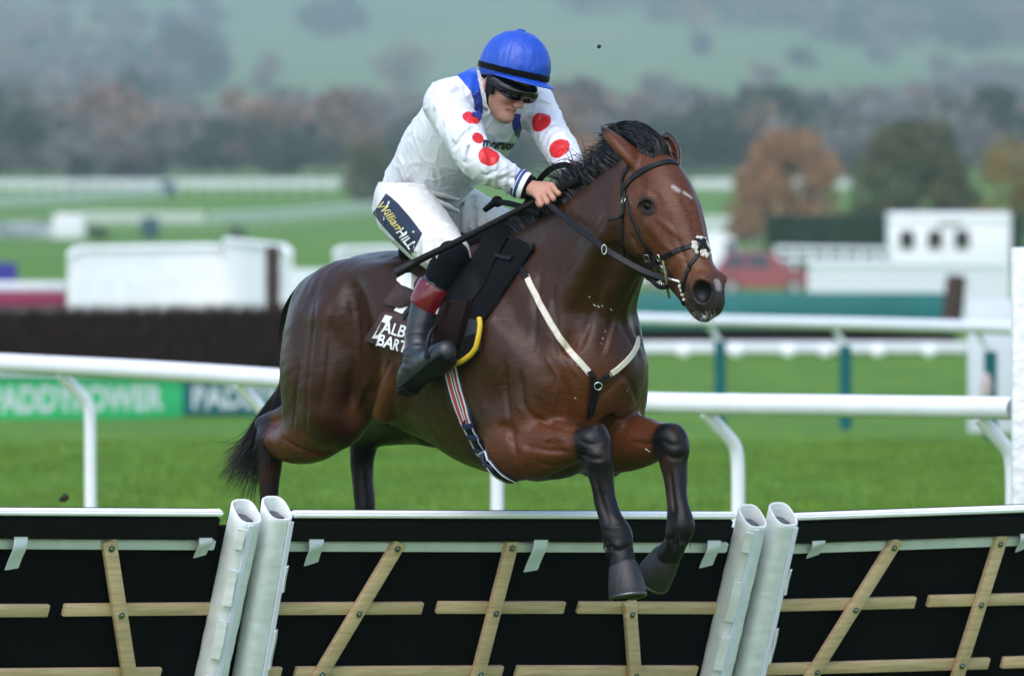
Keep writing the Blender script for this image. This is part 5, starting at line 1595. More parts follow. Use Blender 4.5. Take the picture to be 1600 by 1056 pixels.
# the bit: ring, cheek and mouthpiece
bit_c = cast(horse_bvh, 1043, 432, .014)[0]
ring = [bit_c + UP * math.sin(a) * .036 + (FW * .75 + RT * .2) * math.cos(a) * .034 for a in np.linspace(0, 2 * math.pi, 25)[:-1]]
bt = MB().tube(ring, .0042, 8, closed=True, cap=False).build("bit", m_buckle, bridle, True)
MB().tube([bit_c + (FW * .75) * .0, H(1060, 440, .055), H(1072, 446, .02)], .006, 8).build("mouthpiece", m_buckle, bt, True)
pf = cast(horse_bvh, 1062, 448, .004)[0]
MB().tube([H(1036, 408, .085), H(1040, 430, .085), H(1043, 452, .075), H(1046, 466, .065)], [.006, .006, .005, .004], 8).build("cheek_bar", mat("dull_brass", (.16, .14, .08), rough=.35, metal=.8), bt, True)
# foam at the mouth
m_foam_ = mat("saliva_foam", (.6, .62, .58), rough=.25, bump=.5, bscale=200)
for (x, y, r) in ((1063, 447, .008), (1066, 453, .009), (1067, 460, .008), (1069, 468, .006), (1101, 495, .007)):
    c = cast(horse_bvh, x, y, .001)
    if c: MB().sphere(c[0], r, 10, 7).build("foam_fleck", m_foam_, horse_root, True)
for (x, y, r) in ((921, 464, .004), (929, 477, .006), (935, 479, .006), (941, 478, .004), (955, 484, .005), (946, 518, .004), (942, 529, .005), (940, 537, .004), (902, 571, .004), (980, 610, .004), (899, 622, .004), (1010, 702, .006), (1014, 705, .005)):
    c = cast(horse_bvh, x, y, 0)
    if c:
        n_ = Vector(c[1]); t_ = (UP - n_ * UP.dot(n_)).normalized()
        MB().sphere(c[0], (r, r * .45, r * .3), 8, 5, axes=(n_.cross(t_) * .8 + t_ * .6, t_, n_)).build("foam_fleck", m_foam_, horse_root, True)
# curb strap under the chin and reins
strap("curb_strap", [(985, 408), (1000, 420), (1018, 428), (1034, 433)], .013, m_leather, bridle)
hand_R = H(851, 314, .095)
r0 = H(1040, 436, .075)
rein_pts = crom([r0, H(1012, 426, .10), H(985, 413, .13), H(950, 392, .165), H(915, 366, .165), H(880, 338, .14), hand_R], 8)
nr = [(CAMPOS - Vector(p)).normalized() + UP * .25 for p in rein_pts]
rein = MB().ribbon(rein_pts, nr, .021, .005).build("rein", m_leather, bridle)
for (x, y, rr) in ((944, 390, .172),):
    c = H(x, y, rr) + (CAMPOS - H(x, y, rr)).normalized() * .012
    ring = [c + (UP * math.sin(a) * .016 + Vector((1, 0, 0)) * math.cos(a) * .008) for a in np.linspace(0, 2 * math.pi, 17)[:-1]]
    MB().tube(ring, .0022, 6, closed=True, cap=False).build("rein_ring", m_buckle, rein, True)
# martingale loops near the bit
for k, (x, y) in enumerate(((1000, 423), (1015, 432), (1030, 444))):
    MB().tube(crom([H(x - 12, y - 6, .10), H(x, y + 4, .09), H(x + 13, y + 4, .085)], 5), .008, 8).build("rein_keeper", m_rubber, rein, True)
# second rein to the left hand
rein2 = crom([mirror(r0), H(1010, 380, -.16), H(960, 330, -.14), H(915, 300, -.09)], 8)
MB().ribbon(rein2, [UP] * len(rein2), .018, .005).build("rein", m_leather, bridle)
# slack loop of the reins between the two hands
loop = crom([H(812, 335, .07), H(826, 312, .075), H(838, 288, .06), H(858, 266, .05), H(880, 258, .03), H(896, 264, 0), H(903, 282, -.04), H(904, 305, -.05)], 7)
MB().ribbon(loop, [(CAMPOS - Vector(p)).normalized() for p in loop], .021, .007).build("rein_loop", m_rubber, bridle)
loop2 = crom([H(775, 316, .05), H(795, 318, .07), H(820, 325, .08), H(845, 334, .075)], 6)
e = MB().ribbon(loop2, [(CAMPOS - Vector(p)).normalized() for p in loop2], .02, .006)
e.tube(crom([H(758, 328, .05), H(767, 321, .05), H(776, 314, .05)], 4), [.010, .010, .011, .011, .012, .012, .014, .016, .016][:9], 10)
e.sphere(H(777, 315, .05), (.020, .017, .020), 12, 8)
e.build("rein_end", m_rubber, bridle, True)

# ---------------- breastplate
bplate = empty("breastplate", H(930, 560, 0), "cream webbing breastplate with black leather ends across the horse's chest", "breastplate")
strap("chest_strap", [(823, 432), (832, 452), (848, 482), (868, 518), (890, 548), (910, 570), (922, 584)], .022, m_strap_white, bplate, th=.006)
strap("chest_strap", [(997, 527), (994, 542), (984, 558), (968, 574), (952, 586)], .019, m_strap_white, bplate, th=.006)
strap("leather_end", [(806, 410), (814, 420), (824, 436)], .024, m_leather, bplate, th=.008)
strap("leather_end", [(955, 584), (944, 592), (934, 600)], .02, m_leather, bplate, th=.006)
strap("leather_end", [(920, 580), (926, 590), (932, 602)], .022, m_leather, bplate, th=.007)
strap("girth_strap", [(930, 596), (930, 612), (926, 632), (920, 650)], .028, m_black, bplate, th=.006)
strap("saddle_strap", [(768, 402), (782, 408), (797, 411), (806, 412)], .018, m_leather, bplate, th=.03)
strap("wither_strap", [(804, 412), (815, 403), (826, 393), (836, 385)], .018, m_leather, bplate, th=.010)
for x, y in ((805, 411), (934, 602)):
    c = cast(horse_bvh, x, y, .012); n_ = c[1]; t_ = (UP - n_ * UP.dot(n_)).normalized(); s_ = n_.cross(t_)
    MB().tube([c[0] + (s_ * math.cos(a) + t_ * math.sin(a)) * .013 for a in np.linspace(0, 2 * math.pi, 17)[:-1]], .0026, 6, closed=True, cap=False).build("ring", m_buckle, bplate, True)

# ---------------- saddle cloth, girth, saddle
cloth = empty("saddle_cloth", H(640, 490, .3), "dark brown number cloth with white lettering under the rider's boot", "saddle cloth")
patch("cloth_panel", [(600, 488), (655, 494), (700, 505)], [(573, 531), (620, 545), (690, 572)], m_brownfelt, cloth, lift=.012, thick=.008)
patch("cloth_roll", [(628, 441), (655, 436), (690, 440)], [(602, 476), (628, 483), (690, 470)], m_brownfelt, cloth, lift=.016, puff=.03)
patch("white_panel", [(634, 462), (652, 455), (676, 455)], [(618, 486), (636, 494), (676, 500)], m_white_print, cloth, lift=.010)
patch("white_corner", [(630, 449), (640, 443), (662, 440)], [(632, 452), (640, 457), (662, 462)], m_white_print, cloth, lift=.055)
clothbvh = horse_bvh
lettering("lettering", "ALBERT", (640, 521), (13.6, 3.2), (5.5, -15.0), horse_bvh, m_white_print, cloth, size=1.62, bold=.035, lift=.0155)
lettering("lettering", "BARTLETT", (640, 543.5), (13.0, 3.2), (5.5, -15.0), horse_bvh, m_white_print, cloth, size=1.5, bold=.035, lift=.0155)
patch("emblem", [(606, 493), (617, 496)], [(587, 527), (597, 529)], m_white_print, cloth, lift=.0155, thick=.001, nu=4, nv=6)
patch("emblem_mark", [(601, 503), (607, 505)], [(592, 523), (598, 523)], m_brownfelt, cloth, lift=.017, thick=.001, nu=4, nv=4)

m_saddle = mat("saddle_leather", (.003, .003, .0035), rough=.6, spec=.10, var=.3, vscale=30, bump=.2, bscale=90, bdist=.003)
m_darkbrown = mat("dark_brown_cloth", (.012, .0065, .0055), rough=.9, spec=.08, bump=.5, bscale=30, bdist=.01)
saddle = empty("saddle", H(740, 400, 0), "small black racing saddle with yellow edged pad and striped girth on the horse's back", "saddle")
def back_grid(name, f0, f1, ry, lift, m, parent, zt=None):
    """A pad lying over the back: a grid across the horse from side to side."""
    V = []; nu, nv = 14, 22
    for i in range(nu + 1):
        f = f0 + (f1 - f0) * i / nu
        for j in range(nv + 1):
            a = -1 + 2 * j / nv
            p = HF(f, 380 + 150 * abs(a) ** 1.6, ry * 1.15 * a)
            q_, n_ = snap(horse_bvh, p, lift)
            V.append(q_)
    V = np.array([tuple(v) for v in V]); F = [(i * (nv + 1) + j, (i + 1) * (nv + 1) + j, (i + 1) * (nv + 1) + j + 1, i * (nv + 1) + j + 1) for i in range(nu) for j in range(nv)]
    return obj(name, mesh_np(name, V, np.array(F)), m, parent)
ss = Sdf(np.array([-.55, 28.6, 1.5]), np.array([.25, 30.1, 2.15]), .007)
# seat: a low trough from pommel to cantle
ss.chain([(HF(-.16, 392, 0), .085), (HF(.0, 398, 0), .075), (HF(.16, 396, 0), .075), (HF(.30, 376, 0), .075)], k=.03, L=RT, ks=.62)
ss.chain([(HF(.30, 372, 0), .05), (HF(.345, 366, 0), .036)], k=.03, L=RT, ks=.7)
sv, sq = ss.mesh(2)
obj("seat", mesh_np("seat", sv, sq), m_saddle, saddle)
patch("pad", [(800, 371), (827, 381), (836, 391)], [(688, 500), (722, 512), (757, 504)], m_black, saddle, lift=.014, thick=.02, puff=.010, nu=12, nv=24)
patch("flap", [(758, 380), (778, 374), (800, 378)], [(698, 478), (712, 498), (732, 498)], m_saddle, saddle, lift=.028, thick=.012, puff=.016, nu=10, nv=20)
patch("rolled_cloth", [(708, 482), (722, 474), (744, 478)], [(690, 538), (704, 544), (728, 540)], m_darkbrown, saddle, lift=.045, thick=.01, puff=.02, nu=14, nv=14)
patch("cloth_fold", [(716, 486), (724, 482)], [(700, 532), (712, 534)], m_darkbrown, saddle, lift=.072, thick=.01, puff=.014, nu=6, nv=12)
patch("lower_pad", [(706, 506), (726, 498), (756, 502)], [(712, 570), (722, 571), (752, 548)], m_greypad, saddle, lift=.018, thick=.012)
patch("lower_pad_base", [(706, 540), (726, 530), (753, 520)], [(712, 572), (723, 571), (750, 548)], m_black, saddle, lift=.022, thick=.010)
P, Nn = line_on(horse_bvh, [(755, 500), (756, 512), (753, 535), (748, 548), (734, 560), (716, 570)], .022)
MB().tube(P, .0095, 10).build("piping", m_yellow, saddle, True)
strap("stirrup_leather", [(694, 462), (680, 478), (668, 494), (658, 506)], .026, m_leather, saddle, lift=.075, th=.005)
# girth: striped webbing, then elastic with buckles under the chest
def multi_strap(name, pts, stripes, total, parent, lift=.004, th=.004):
    P, Nn = line_on(horse_bvh, pts, lift, 8)
    P = [Vector(p) for p in P]
    T = [Vector(t) for t in np.gradient(np.array([tuple(p) for p in P]), axis=0)]
    o0 = None
    for off, w, m, dl, nm in stripes:
        Q = []
        for p, t, n in zip(P, T, Nn):
            b = t.normalized().cross(Vector(n)).normalized()
            Q.append(p + b * off * total + Vector(n) * dl)
        ob = MB().ribbon(Q, Nn, w * total, th).build(nm, m, o0 if o0 else parent)
        if o0 is None: o0 = ob
    return o0
m_navy = mat("navy_webbing", (.012, .022, .085), rough=.6, bump=.3, bscale=500, bdist=.001)
m_red = mat("red_webbing", (.42, .035, .025), rough=.6, bump=.3, bscale=500, bdist=.001)
m_wht = mat("white_webbing", (.62, .62, .62), rough=.6, bump=.3, bscale=500, bdist=.001)
spx = [(726, 412), (710, 442), (696, 470), (688, 494)]
multi_strap("girth_webbing", spx, [(0, 1, m_navy, 0, "girth_webbing"), (.33, .09, m_wht, .003, "stripe"), (.15, .15, m_red, .003, "stripe"), (-.05, .12, m_wht, .003, "stripe"), (-.30, .16, m_wht, .003, "stripe")], .045, saddle, lift=.022)
gpx = [(702, 556), (706, 580), (712, 605), (720, 632), (730, 660)]
multi_strap("girth_webbing", gpx, [(0, 1, m_navy, 0, "girth_webbing"), (.34, .06, m_wht, .003, "stripe"), (.20, .17, m_red, .003, "stripe"), (.06, .06, m_wht, .003, "stripe"), (-.10, .06, m_wht, .003, "stripe"), (-.20, .09, m_red, .003, "stripe"), (-.34, .10, m_wht, .003, "stripe")], .062, saddle)
gp2 = [(728, 655), (742, 684), (758, 712), (778, 738), (802, 752)]
multi_strap("girth_end", gp2, [(0, 1, m_navy, 0, "girth_end"), (.40, .07, m_wht, .003, "stripe"), (-.40, .07, m_wht, .003, "stripe"), (.0, .45, m_black, .003, "elastic")], .056, saddle)
for (x, y) in ((733, 664), (741, 682), (752, 702), (768, 727)):
    c = cast(horse_bvh, x, y, .010); d = cast(horse_bvh, x + 6, y + 12, .010)
    t_ = (d[0] - c[0]).normalized(); n_ = c[1]; s_ = t_.cross(n_).normalized()
    MB().bbox(c[0], s_ * .022, t_ * .010, n_ * .004, .002).build("girth_buckle", m_navy, saddle)
upx = [(745, 432), (735, 452), (726, 475), (722, 490)]
P, Nn = line_on(horse_bvh, [(752, 425), (735, 452), (722, 478), (716, 494)], .075, 6)
# stirrup iron
c = H(683, 556, .40)
st = MB()
arch = [c + FW * math.cos(a) * .012 + RT * math.cos(a) * .055 + UP * (math.sin(a) * .10 + .0) for a in np.linspace(0, math.pi, 15)]
st.tube(arch, .007, 8); st.tube([arch[0], arch[-1]], .011, 8)
st.build("stirrup", m_leather, saddle, True)
# ================================================================== THE RIDER
person = empty("person", H(700, 390, 0), "jockey in white silks with red spots and blue cap crouching on the horse", "person")
m_skin = bpy.data.materials.new("skin"); m_skin.use_nodes = True
b_ = m_skin.node_tree.nodes["Principled BSDF"]
b_.inputs["Roughness"].default_value = .48
sset(b_, "Subsurface Weight", .12); b_.inputs["Subsurface Radius"].default_value = (.010, .004, .002); sset(b_, "Subsurface Scale", .6)
at_ = m_skin.node_tree.nodes.new("ShaderNodeAttribute"); at_.attribute_name = "tone"
m_skin.node_tree.links.new(at_.outputs["Color"], b_.inputs["Base Color"])
nz_ = m_skin.node_tree.nodes.new("ShaderNodeTexNoise"); nz_.inputs["Scale"].default_value = 180
bp_ = m_skin.node_tree.nodes.new("ShaderNodeBump"); bp_.inputs["Strength"].default_value = .12; bp_.inputs["Distance"].default_value = .003
tc_ = m_skin.node_tree.nodes.new("ShaderNodeTexCoord")
m_skin.node_tree.links.new(tc_.outputs["Object"], nz_.inputs["Vector"]); m_skin.node_tree.links.new(nz_.outputs["Fac"], bp_.inputs["Height"]); m_skin.node_tree.links.new(bp_.outputs[0], b_.inputs["Normal"])

hd = Vector((.66, -.75, 0)).normalized()          # where the rider faces
th = math.radians(26)
hf = (hd * math.cos(th) - UP * math.sin(th)).normalized()
hr = hd.cross(UP).normalized()                     # rider's right
hu = hr.cross(hf).normalized()
hr, hu = (hr * math.cos(.15) + hu * math.sin(.15)).normalized(), (hu * math.cos(.15) - hr * math.sin(.15)).normalized()
NOSE = H(813, 166, 0)
def HP(f, r, u):
    """Point of the head: metres forward, right and up of the nose tip."""
    return NOSE + hf * f + hr * r + hu * u

s = Sdf(np.array([-.55, 28.2, 1.05]), np.array([.33, 30.0, 2.66]), .0042)
C = s.chain
# head
s.ell(HP(-.105, 0, .085), (.094, .076, .100), (hf, hr, hu), k=.02)
C([(HP(-.10, 0, .0), .066), (HP(-.07, 0, -.035), .044), (HP(-.042, 0, -.060), .024)], k=.03, L=hr, ks=1.02)
for sg in (1, -1):
    C([(HP(-.10, .048 * sg, .0), .024), (HP(-.085, .040 * sg, -.034), .016), (HP(-.055, .018 * sg, -.062), .013)], k=.02)   # jaw line
    s.ell(HP(-.047, .034 * sg, .006), (.020, .022, .016), (hf, hr, hu), k=.02)                 # cheek bone
    s.ell(HP(-.012, .0125 * sg, -.004), (.012, .0075, .008), (hf, hr, hu), k=.008)             # nostril wing
    s.ell(HP(-.032, .031 * sg, .040), (.012, .016, .009), (hf, hr, hu), k=.012, op='sub')      # eye socket
    s.ell(HP(-.036, .031 * sg, .038), (.013, .013, .012), (hf, hr, hu), k=.003)                # eye ball and lids
    C([(HP(-.028, .0, -.024), .0072), (HP(-.036, .024 * sg, -.0275), .004)], k=.006)           # upper lip
    C([(HP(-.030, .0, -.036), .0085), (HP(-.038, .020 * sg, -.033), .005)], k=.006)            # lower lip
    s.ell(HP(-.112, .078 * sg, .020), (.020, .008, .030), (hf, hr, hu), k=.006)                # ear
    C([(HP(-.022, .013 * sg, -.006), .0015), (HP(-.034, .026 * sg, -.022), .0015)], k=.008, op='sub')   # fold beside the nose
C([(HP(-.024, 0, .050), .010), (HP(-.013, 0, .022), .0095), (HP(-.009, 0, .002), .0115)], k=.012)   # nose
C([(HP(-.028, .025, -.0305), .0030), (HP(-.019, 0, -.0300), .0036), (HP(-.028, -.025, -.0305), .0030)], k=.003, op='sub')   # mouth line
s.ell(HP(-.043, 0, -.062), (.018, .022, .015), (hf, hr, hu), k=.02)                            # chin
C([(HP(-.115, 0, -.02), .056), (H(748, 158, 0), .058), (H(736, 176, 0), .066)], k=.03)          # neck
# trunk, arms and legs inside the clothes
C([(H(740, 178, 0), .09), (H(726, 205, 0), .12), (H(690, 250, 0), .10), (H(654, 312, 0), .07)], k=.05, L=RT, ks=.95)
C([(H(696, 166, .17), .055), (H(722, 206, .22), .05), (H(745, 247, .235), .042), (H(785, 272, .17), .038), (H(818, 291, .105), .027), (H(829, 294, .10), .026)], k=.03)
C([(H(834, 168, -.17), .05), (H(858, 206, -.17), .042), (H(878, 238, -.13), .038), (H(898, 272, -.10), .030), (H(905, 288, -.085), .026)], k=.03)
C([(H(646, 315, .08), .075), (H(660, 352, .21), .07), (H(704, 396, .265), .058), (H(685, 440, .30), .045), (H(655, 510, .35), .038), (H(649, 560, .375), .034), (H(690, 556, .39), .028)], k=.03)
C([(H(690, 334, -.08), .045), (H(745, 352, -.19), .05), (H(808, 376, -.245), .045), (H(850, 405, -.26), .05), (H(800, 480, -.33), .038), (H(795, 540, -.35), .032)], k=.03)

def hand(wr, kn_a, kn_b, fdir, curl, palm_n, pts=None):
    """Closed hand: wr wrist, knuckle line kn_a (index) to kn_b (little), fdir the way the first finger bones point, curl the way they bend."""
    mid = (kn_a + kn_b) / 2
    C([(wr, .025), (wr.lerp(mid, .35), .027), (wr.lerp(mid, .7), .026)], k=.012, L=palm_n, ks=1.25)
    fl = [(.043, .027, .021), (.047, .031, .022), (.044, .029, .021), (.036, .023, .019)]
    for i in range(4):
        a = kn_a.lerp(kn_b, i / 3.0)
        C([(wr.lerp(a, .35), .015), (a, .0115)], k=.010)
        d1 = (fdir + (kn_b - kn_a).normalized() * (-.12 + .10 * i)).normalized()
        p1 = a + d1 * fl[i][0]
        p2 = p1 + (curl * .95 + d1 * -.1).normalized() * fl[i][1]
        p3 = p2 + (-d1 * .85 + curl * .35).normalized() * fl[i][2]
        C([(a, .0115), (a.lerp(p1, .5), .0098), (p1, .0102), (p1.lerp(p2, .5), .0090), (p2, .0092), (p3, .0078)], k=.0035, n=3)
    tb = wr.lerp(kn_a, .35) + curl * .012
    t1 = wr.lerp(kn_a, .85) + curl * .030 + (kn_a - kn_b).normalized() * .010
    t2 = t1 + fdir * .030 + curl * .010
    C([(tb, .016), (t1, .0125), (t2, .0105), (t2 + fdir * .016 + curl * .006, .0085)], k=.008)

# right hand on rein and whip
wR = H(827, 293, .10)
kA, kB = H(862, 290, .085), H(840, 307, .128)
hand(wR, kA, kB, (FW * .62 - UP * .62 + RT * -.05).normalized(), (Vector((-.25, .95, -.12))).normalized(), Vector((-.35, -.6, .7)).normalized())
wL = H(905, 285, -.085)
hand(wL, H(928, 290, -.10), H(916, 305, -.05), (FW * .62 - UP * .62).normalized(), (Vector((.10, .85, -.50))).normalized(), Vector((.1, -.7, .7)).normalized())
pV, pQ = s.mesh(2)
pN = vnormals(pV, pQ)
person_bvh = bvh_of(pV, pQ)
base = np.array((.46, .235, .165)); nzp = vnoise(pV * 30, 4, 3)
tone = base[None] * (1 + .10 * nzp[:, None])
def ptone(w, c, a=1.0):
    global tone
    w = smooth01(np.clip(w, 0, 1))[:, None] * a
    tone = tone * (1 - w) + np.array(c)[None] * w
ptone(near(pV, [HP(-.028, -.014, -.034), HP(-.028, .014, -.034)], .006, .010), (.40, .15, .12), .75)
ptone(near(pV, [HP(-.005, 0, .0), HP(-.02, 0, .03)], .008, .015), (.50, .21, .15), .5)
ptone(near(pV, [HP(-.04, .04, .0)], .012, .02), (.50, .21, .15), .45)
ptone(near(pV, [HP(-.07, .045, -.045), HP(-.04, 0, -.065), HP(-.07, -.045, -.045)], .015, .02), (.36, .19, .14), .5)   # stubble
ptone(near(pV, [HP(-.031, .027, -.0315), HP(-.021, .010, -.0300), HP(-.019, 0, -.0298), HP(-.021, -.010, -.0300), HP(-.031, -.027, -.0315)], .0016, .0050), (.13, .045, .035), .85)  # lip line, with the dark of the mouth opening painted in
ptone(near(pV, [HP(-.010, .010, -.012), HP(-.010, -.010, -.012)], .002, .006), (.20, .08, .06), .7)
for i in range(4):
    a = kA.lerp(kB, i / 3.0); ptone(near(pV, [a, a + FW * .02], .006, .012), (.50, .19, .14), .5)
me = mesh_np("body", pV, pQ)
ca = me.attributes.new("tone", 'FLOAT_COLOR', 'POINT')
ca.data.foreach_set("color", np.hstack([np.clip(tone, 0, 1), np.ones((len(tone), 1))]).astype(np.float32).ravel())
obj("body", me, m_skin, person)

# ---------------- jacket
def fold(V, seed, sc, amp, p=2.0):
    w = np.stack([vnoise(V * 5, seed + 100 + i, 1) for i in range(3)], 1) * .05
    a = np.clip(1 - np.abs(vnoise((V + w) * np.array(sc), seed, 1)) * 2.6, 0, 1) ** p
    return (a - .3) * amp
s = Sdf(np.array([-.50, 28.2, 1.66]), np.array([.33, 30.0, 2.52]), .0045)
C = s.chain
C([(H(664, 290, 0), .118), (H(676, 270, 0), .128), (H(698, 238, 0), .142), (H(730, 200, 0), .148), (H(752, 176, 0), .125)], k=.03, L=RT, ks=.80)
C([(H(700, 158, .18), .070), (H(735, 150, .09), .080), (H(765, 150, 0), .07), (H(800, 152, -.09), .075), (H(832, 160, -.18), .066)], k=.06)
C([(H(748, 160, 0), .080), (H(757, 150, 0), .074), (H(762, 143, 0), .072)], k=.02)
C([(H(697, 163, .18), .078), (H(708, 184, .21), .077), (H(724, 210, .235), .073), (H(745, 248, .24), .064), (H(768, 264, .205), .058), (H(792, 277, .155), .050), (H(809, 286, .120), .042), (H(818, 290, .105), .036)], k=.035)
C([(H(834, 165, -.18), .068), (H(850, 190, -.185), .066), (H(862, 212, -.165), .062), (H(878, 238, -.13), .060), (H(892, 260, -.105), .050), (H(901, 278, -.09), .040), (H(905, 287, -.085), .034)], k=.03)
# tucked fabric at the waist
C([(H(655, 298, 0), .112), (H(664, 288, 0), .120)], k=.02, L=RT, ks=.80)
r2 = random.Random(3)
def folds(path, rad, count, rr, lean, op):
    P = crom(path, 10)
    for i in range(count):
        j = int((i + .5) / count * (len(P) - 2)); a = P[j]; T = P[j + 1] - P[j]; T = Vector(T[:3]).normalized()
        c = Vector(a[:3]); R = a[3]
        u = T.cross(CAMPOS - c).normalized(); v = (CAMPOS - c).normalized(); v = (v - T * v.dot(T)).normalized()
        ph = r2.uniform(-.5, .5); ln = r2.uniform(.5, 1.1)
        pts = []
        for k in range(5):
            t = ph + (k - 2) / 2 * ln
            pts.append((c + (u * math.sin(t) + v * math.cos(t)) * R * rad + T * (lean * (k - 2) * .012 + r2.uniform(-.004, .004)), rr * min(1, R / .072) ** 1.5 * (1 - abs(k - 2) * .22)))
        s.chain(pts, k=.016, op=op)
armR = [tuple(H(700, 168, .2)) + (.078,), tuple(H(724, 210, .235)) + (.073,), tuple(H(747, 244, .24)) + (.070,), tuple(H(792, 275, .155)) + (.054,), tuple(H(812, 288, .115)) + (.040,)]
armL = [tuple(H(838, 170, -.18)) + (.068,), tuple(H(862, 212, -.165)) + (.062,), tuple(H(878, 238, -.13)) + (.060,), tuple(H(901, 278, -.09)) + (.040,)]
folds(armR, .975, 11, .0060, 1.4, 'add'); folds(armR, 1.01, 8, .003, -1.2, 'sub')
folds(armL, .975, 8, .0055, -1.4, 'add'); folds(armL, 1.01, 6, .003, 1.2, 'sub')
# chest and side creases
for (x0, y0, x1, y1, q_, op) in ((690, 120, 640, 185, .007, 'add'), (672, 190, 690, 240, .008, 'sub'), (640, 215, 655, 268, .007, 'add'), (618, 230, 632, 285, .007, 'add'), (700, 250, 668, 290, .007, 'add'), (716, 262, 700, 300, .008, 'add'), (655, 195, 615, 262, .006, 'sub'), (772, 205, 782, 235, .006, 'add'), (800, 200, 790, 232, .006, 'sub'), (680, 225, 700, 285, .009, 'sub'), (735, 275, 716, 296, .006, 'add')):
    pass
jV, jQ = s.mesh(2)
jN = vnormals(jV, jQ)
jV0 = jV.copy()
jV = jV + jN * (fold(jV, 21, (9, 9, 5), .0045, 2.6) + fold(jV, 24, (15, 15, 11), .0035, 2.8) + fold(jV, 22, (30, 30, 22), .0022, 2.0) + vnoise(jV * 6, 23, 2) * .002)[:, None]
jN = vnormals(jV, jQ)
jacket_bvh = bvh_of(jV, jQ); rest_bvh = bvh_of(jV0, jQ)
m_silk = mat("white_silk", (.69, .71, .76), rough=.36, spec=.45, bump=.5, bscale=26, bdist=.006, stretch=(1, 1, .5))
m_blue = mat("royal_blue_silk", (.012, .075, .52), rough=.42, spec=.5, bump=.35, bscale=38, bdist=.004)
m_dblue = mat("dark_blue_silk", (.012, .028, .22), rough=.5, bump=.3, bscale=38, bdist=.004)
# red spots are printed on the silk
nt = m_silk.node_tree; Nn_, Lk = nt.nodes, nt.links
b_ = Nn_["Principled BSDF"]
geo = Nn_.new("ShaderNodeAttribute"); geo.attribute_name = "rest"
acc = None
for px, py, rad in ((737, 183, .032), (747, 216, .021), (764, 244, .036), (846, 192, .036), (873, 231, .038), (902, 263, .026), (640, 150, .0)):
    if rad == 0: continue
    c = cast(rest_bvh, px, py)
    if not c: continue
    sb_ = Nn_.new("ShaderNodeVectorMath"); sb_.operation = 'SUBTRACT'; sb_.inputs[1].default_value = tuple(c[0])
    Lk.new(geo.outputs["Vector"], sb_.inputs[0])
    near_n = sum((cast(rest_bvh, px + dx, py + dy)[1] for dx, dy in ((0, 0), (7, 0), (-7, 0), (0, 7), (0, -7)) if cast(rest_bvh, px + dx, py + dy)), Vector()).normalized()
    near_n = (near_n * .35 + (CAMPOS - c[0]).normalized() * .65).normalized()
    cr_ = Nn_.new("ShaderNodeVectorMath"); cr_.operation = 'CROSS_PRODUCT'; cr_.inputs[1].default_value = tuple(near_n)
    Lk.new(sb_.outputs[0], cr_.inputs[0])
    ln_ = Nn_.new("ShaderNodeVectorMath"); ln_.operation = 'LENGTH'; Lk.new(cr_.outputs[0], ln_.inputs[0])
    l2_ = Nn_.new("ShaderNodeVectorMath"); l2_.operation = 'LENGTH'; Lk.new(sb_.outputs[0], l2_.inputs[0])
    far_ = Nn_.new("ShaderNodeMath"); far_.operation = 'GREATER_THAN'; far_.inputs[1].default_value = .085; Lk.new(l2_.outputs["Value"], far_.inputs[0])
    dn = Nn_.new("ShaderNodeMath"); dn.operation = 'ADD'; Lk.new(ln_.outputs["Value"], dn.inputs[0]); Lk.new(far_.outputs[0], dn.inputs[1])
    lt = Nn_.new("ShaderNodeMapRange"); lt.inputs[1].default_value = rad - .0012; lt.inputs[2].default_value = rad + .0012; lt.inputs[3].default_value = 1; lt.inputs[4].default_value = 0
    Lk.new(dn.outputs[0], lt.inputs[0])
    if acc is None: acc = lt.outputs[0]
    else:
        mxn = Nn_.new("ShaderNodeMath"); mxn.operation = 'MAXIMUM'; Lk.new(acc, mxn.inputs[0]); Lk.new(lt.outputs[0], mxn.inputs[1]); acc = mxn.outputs[0]
mc = Nn_.new("ShaderNodeMix"); mc.data_type = 'RGBA'
mc.inputs["A"].default_value = (.69, .71, .76, 1); mc.inputs["B"].default_value = (.62, .018, .022, 1)
Lk.new(acc, mc.inputs["Factor"]); Lk.new(mc.outputs["Result"], b_.inputs["Base Color"])
jme = mesh_np("jacket", jV, jQ); ra = jme.attributes.new("rest", 'FLOAT_VECTOR', 'POINT'); ra.data.foreach_set("vector", jV0.astype(np.float32).ravel())
jacket = obj("jacket", jme, m_silk, person)
patch("collar", [(714, 117), (728, 110), (743, 104)], [(742, 150), (744, 146), (748, 140)], m_blue, jacket, bvh=jacket_bvh, lift=.006, thick=.003)
strap("brace", [(742, 140), (746, 158), (747, 172), (744, 184)], .036, m_dblue, jacket, bvh=jacket_bvh, th=.003, lift=.002)
strap("brace", [(808, 178), (806, 190), (809, 204), (813, 216)], .032, m_dblue, jacket, bvh=jacket_bvh, th=.003, lift=.002)
m_letter = mat("navy_print", (.010, .012, .03), rough=.6)
lettering("lettering", "morson", (780, 225.5), (13.2, 1.0), (2.0, -16.0), jacket_bvh, m_letter, jacket, size=1.25, bold=.05, lift=.005)
lettering("lettering", "son", (755, 168), (9, 4.8), (3.0, -10.0), jacket_bvh, m_letter, jacket, size=1.0, bold=.02, lift=.004)
def cuff(c0, c1, r, w, m, name, parent):
    d = (c1 - c0).normalized()
    return MB().tube([c0, c0 + d * w * .5, c0 + d * w], [r, r * 1.03, r], 24, cap=False).tube([c0, c0 + d * w], [r * .9, r * .9], 24, cap=False).build(name, m, parent, True)
cR0, cR1 = H(807, 285, .125), H(824, 292.5, .10)
dR = (cR1 - cR0).normalized()
m_cuffblue = mat("blue_cuff", (.016, .05, .20), rough=.65, bump=.3, bscale=200)
cuff(cR0, cR1, .0500, .020, m_cuffblue, "cuff_band", jacket)
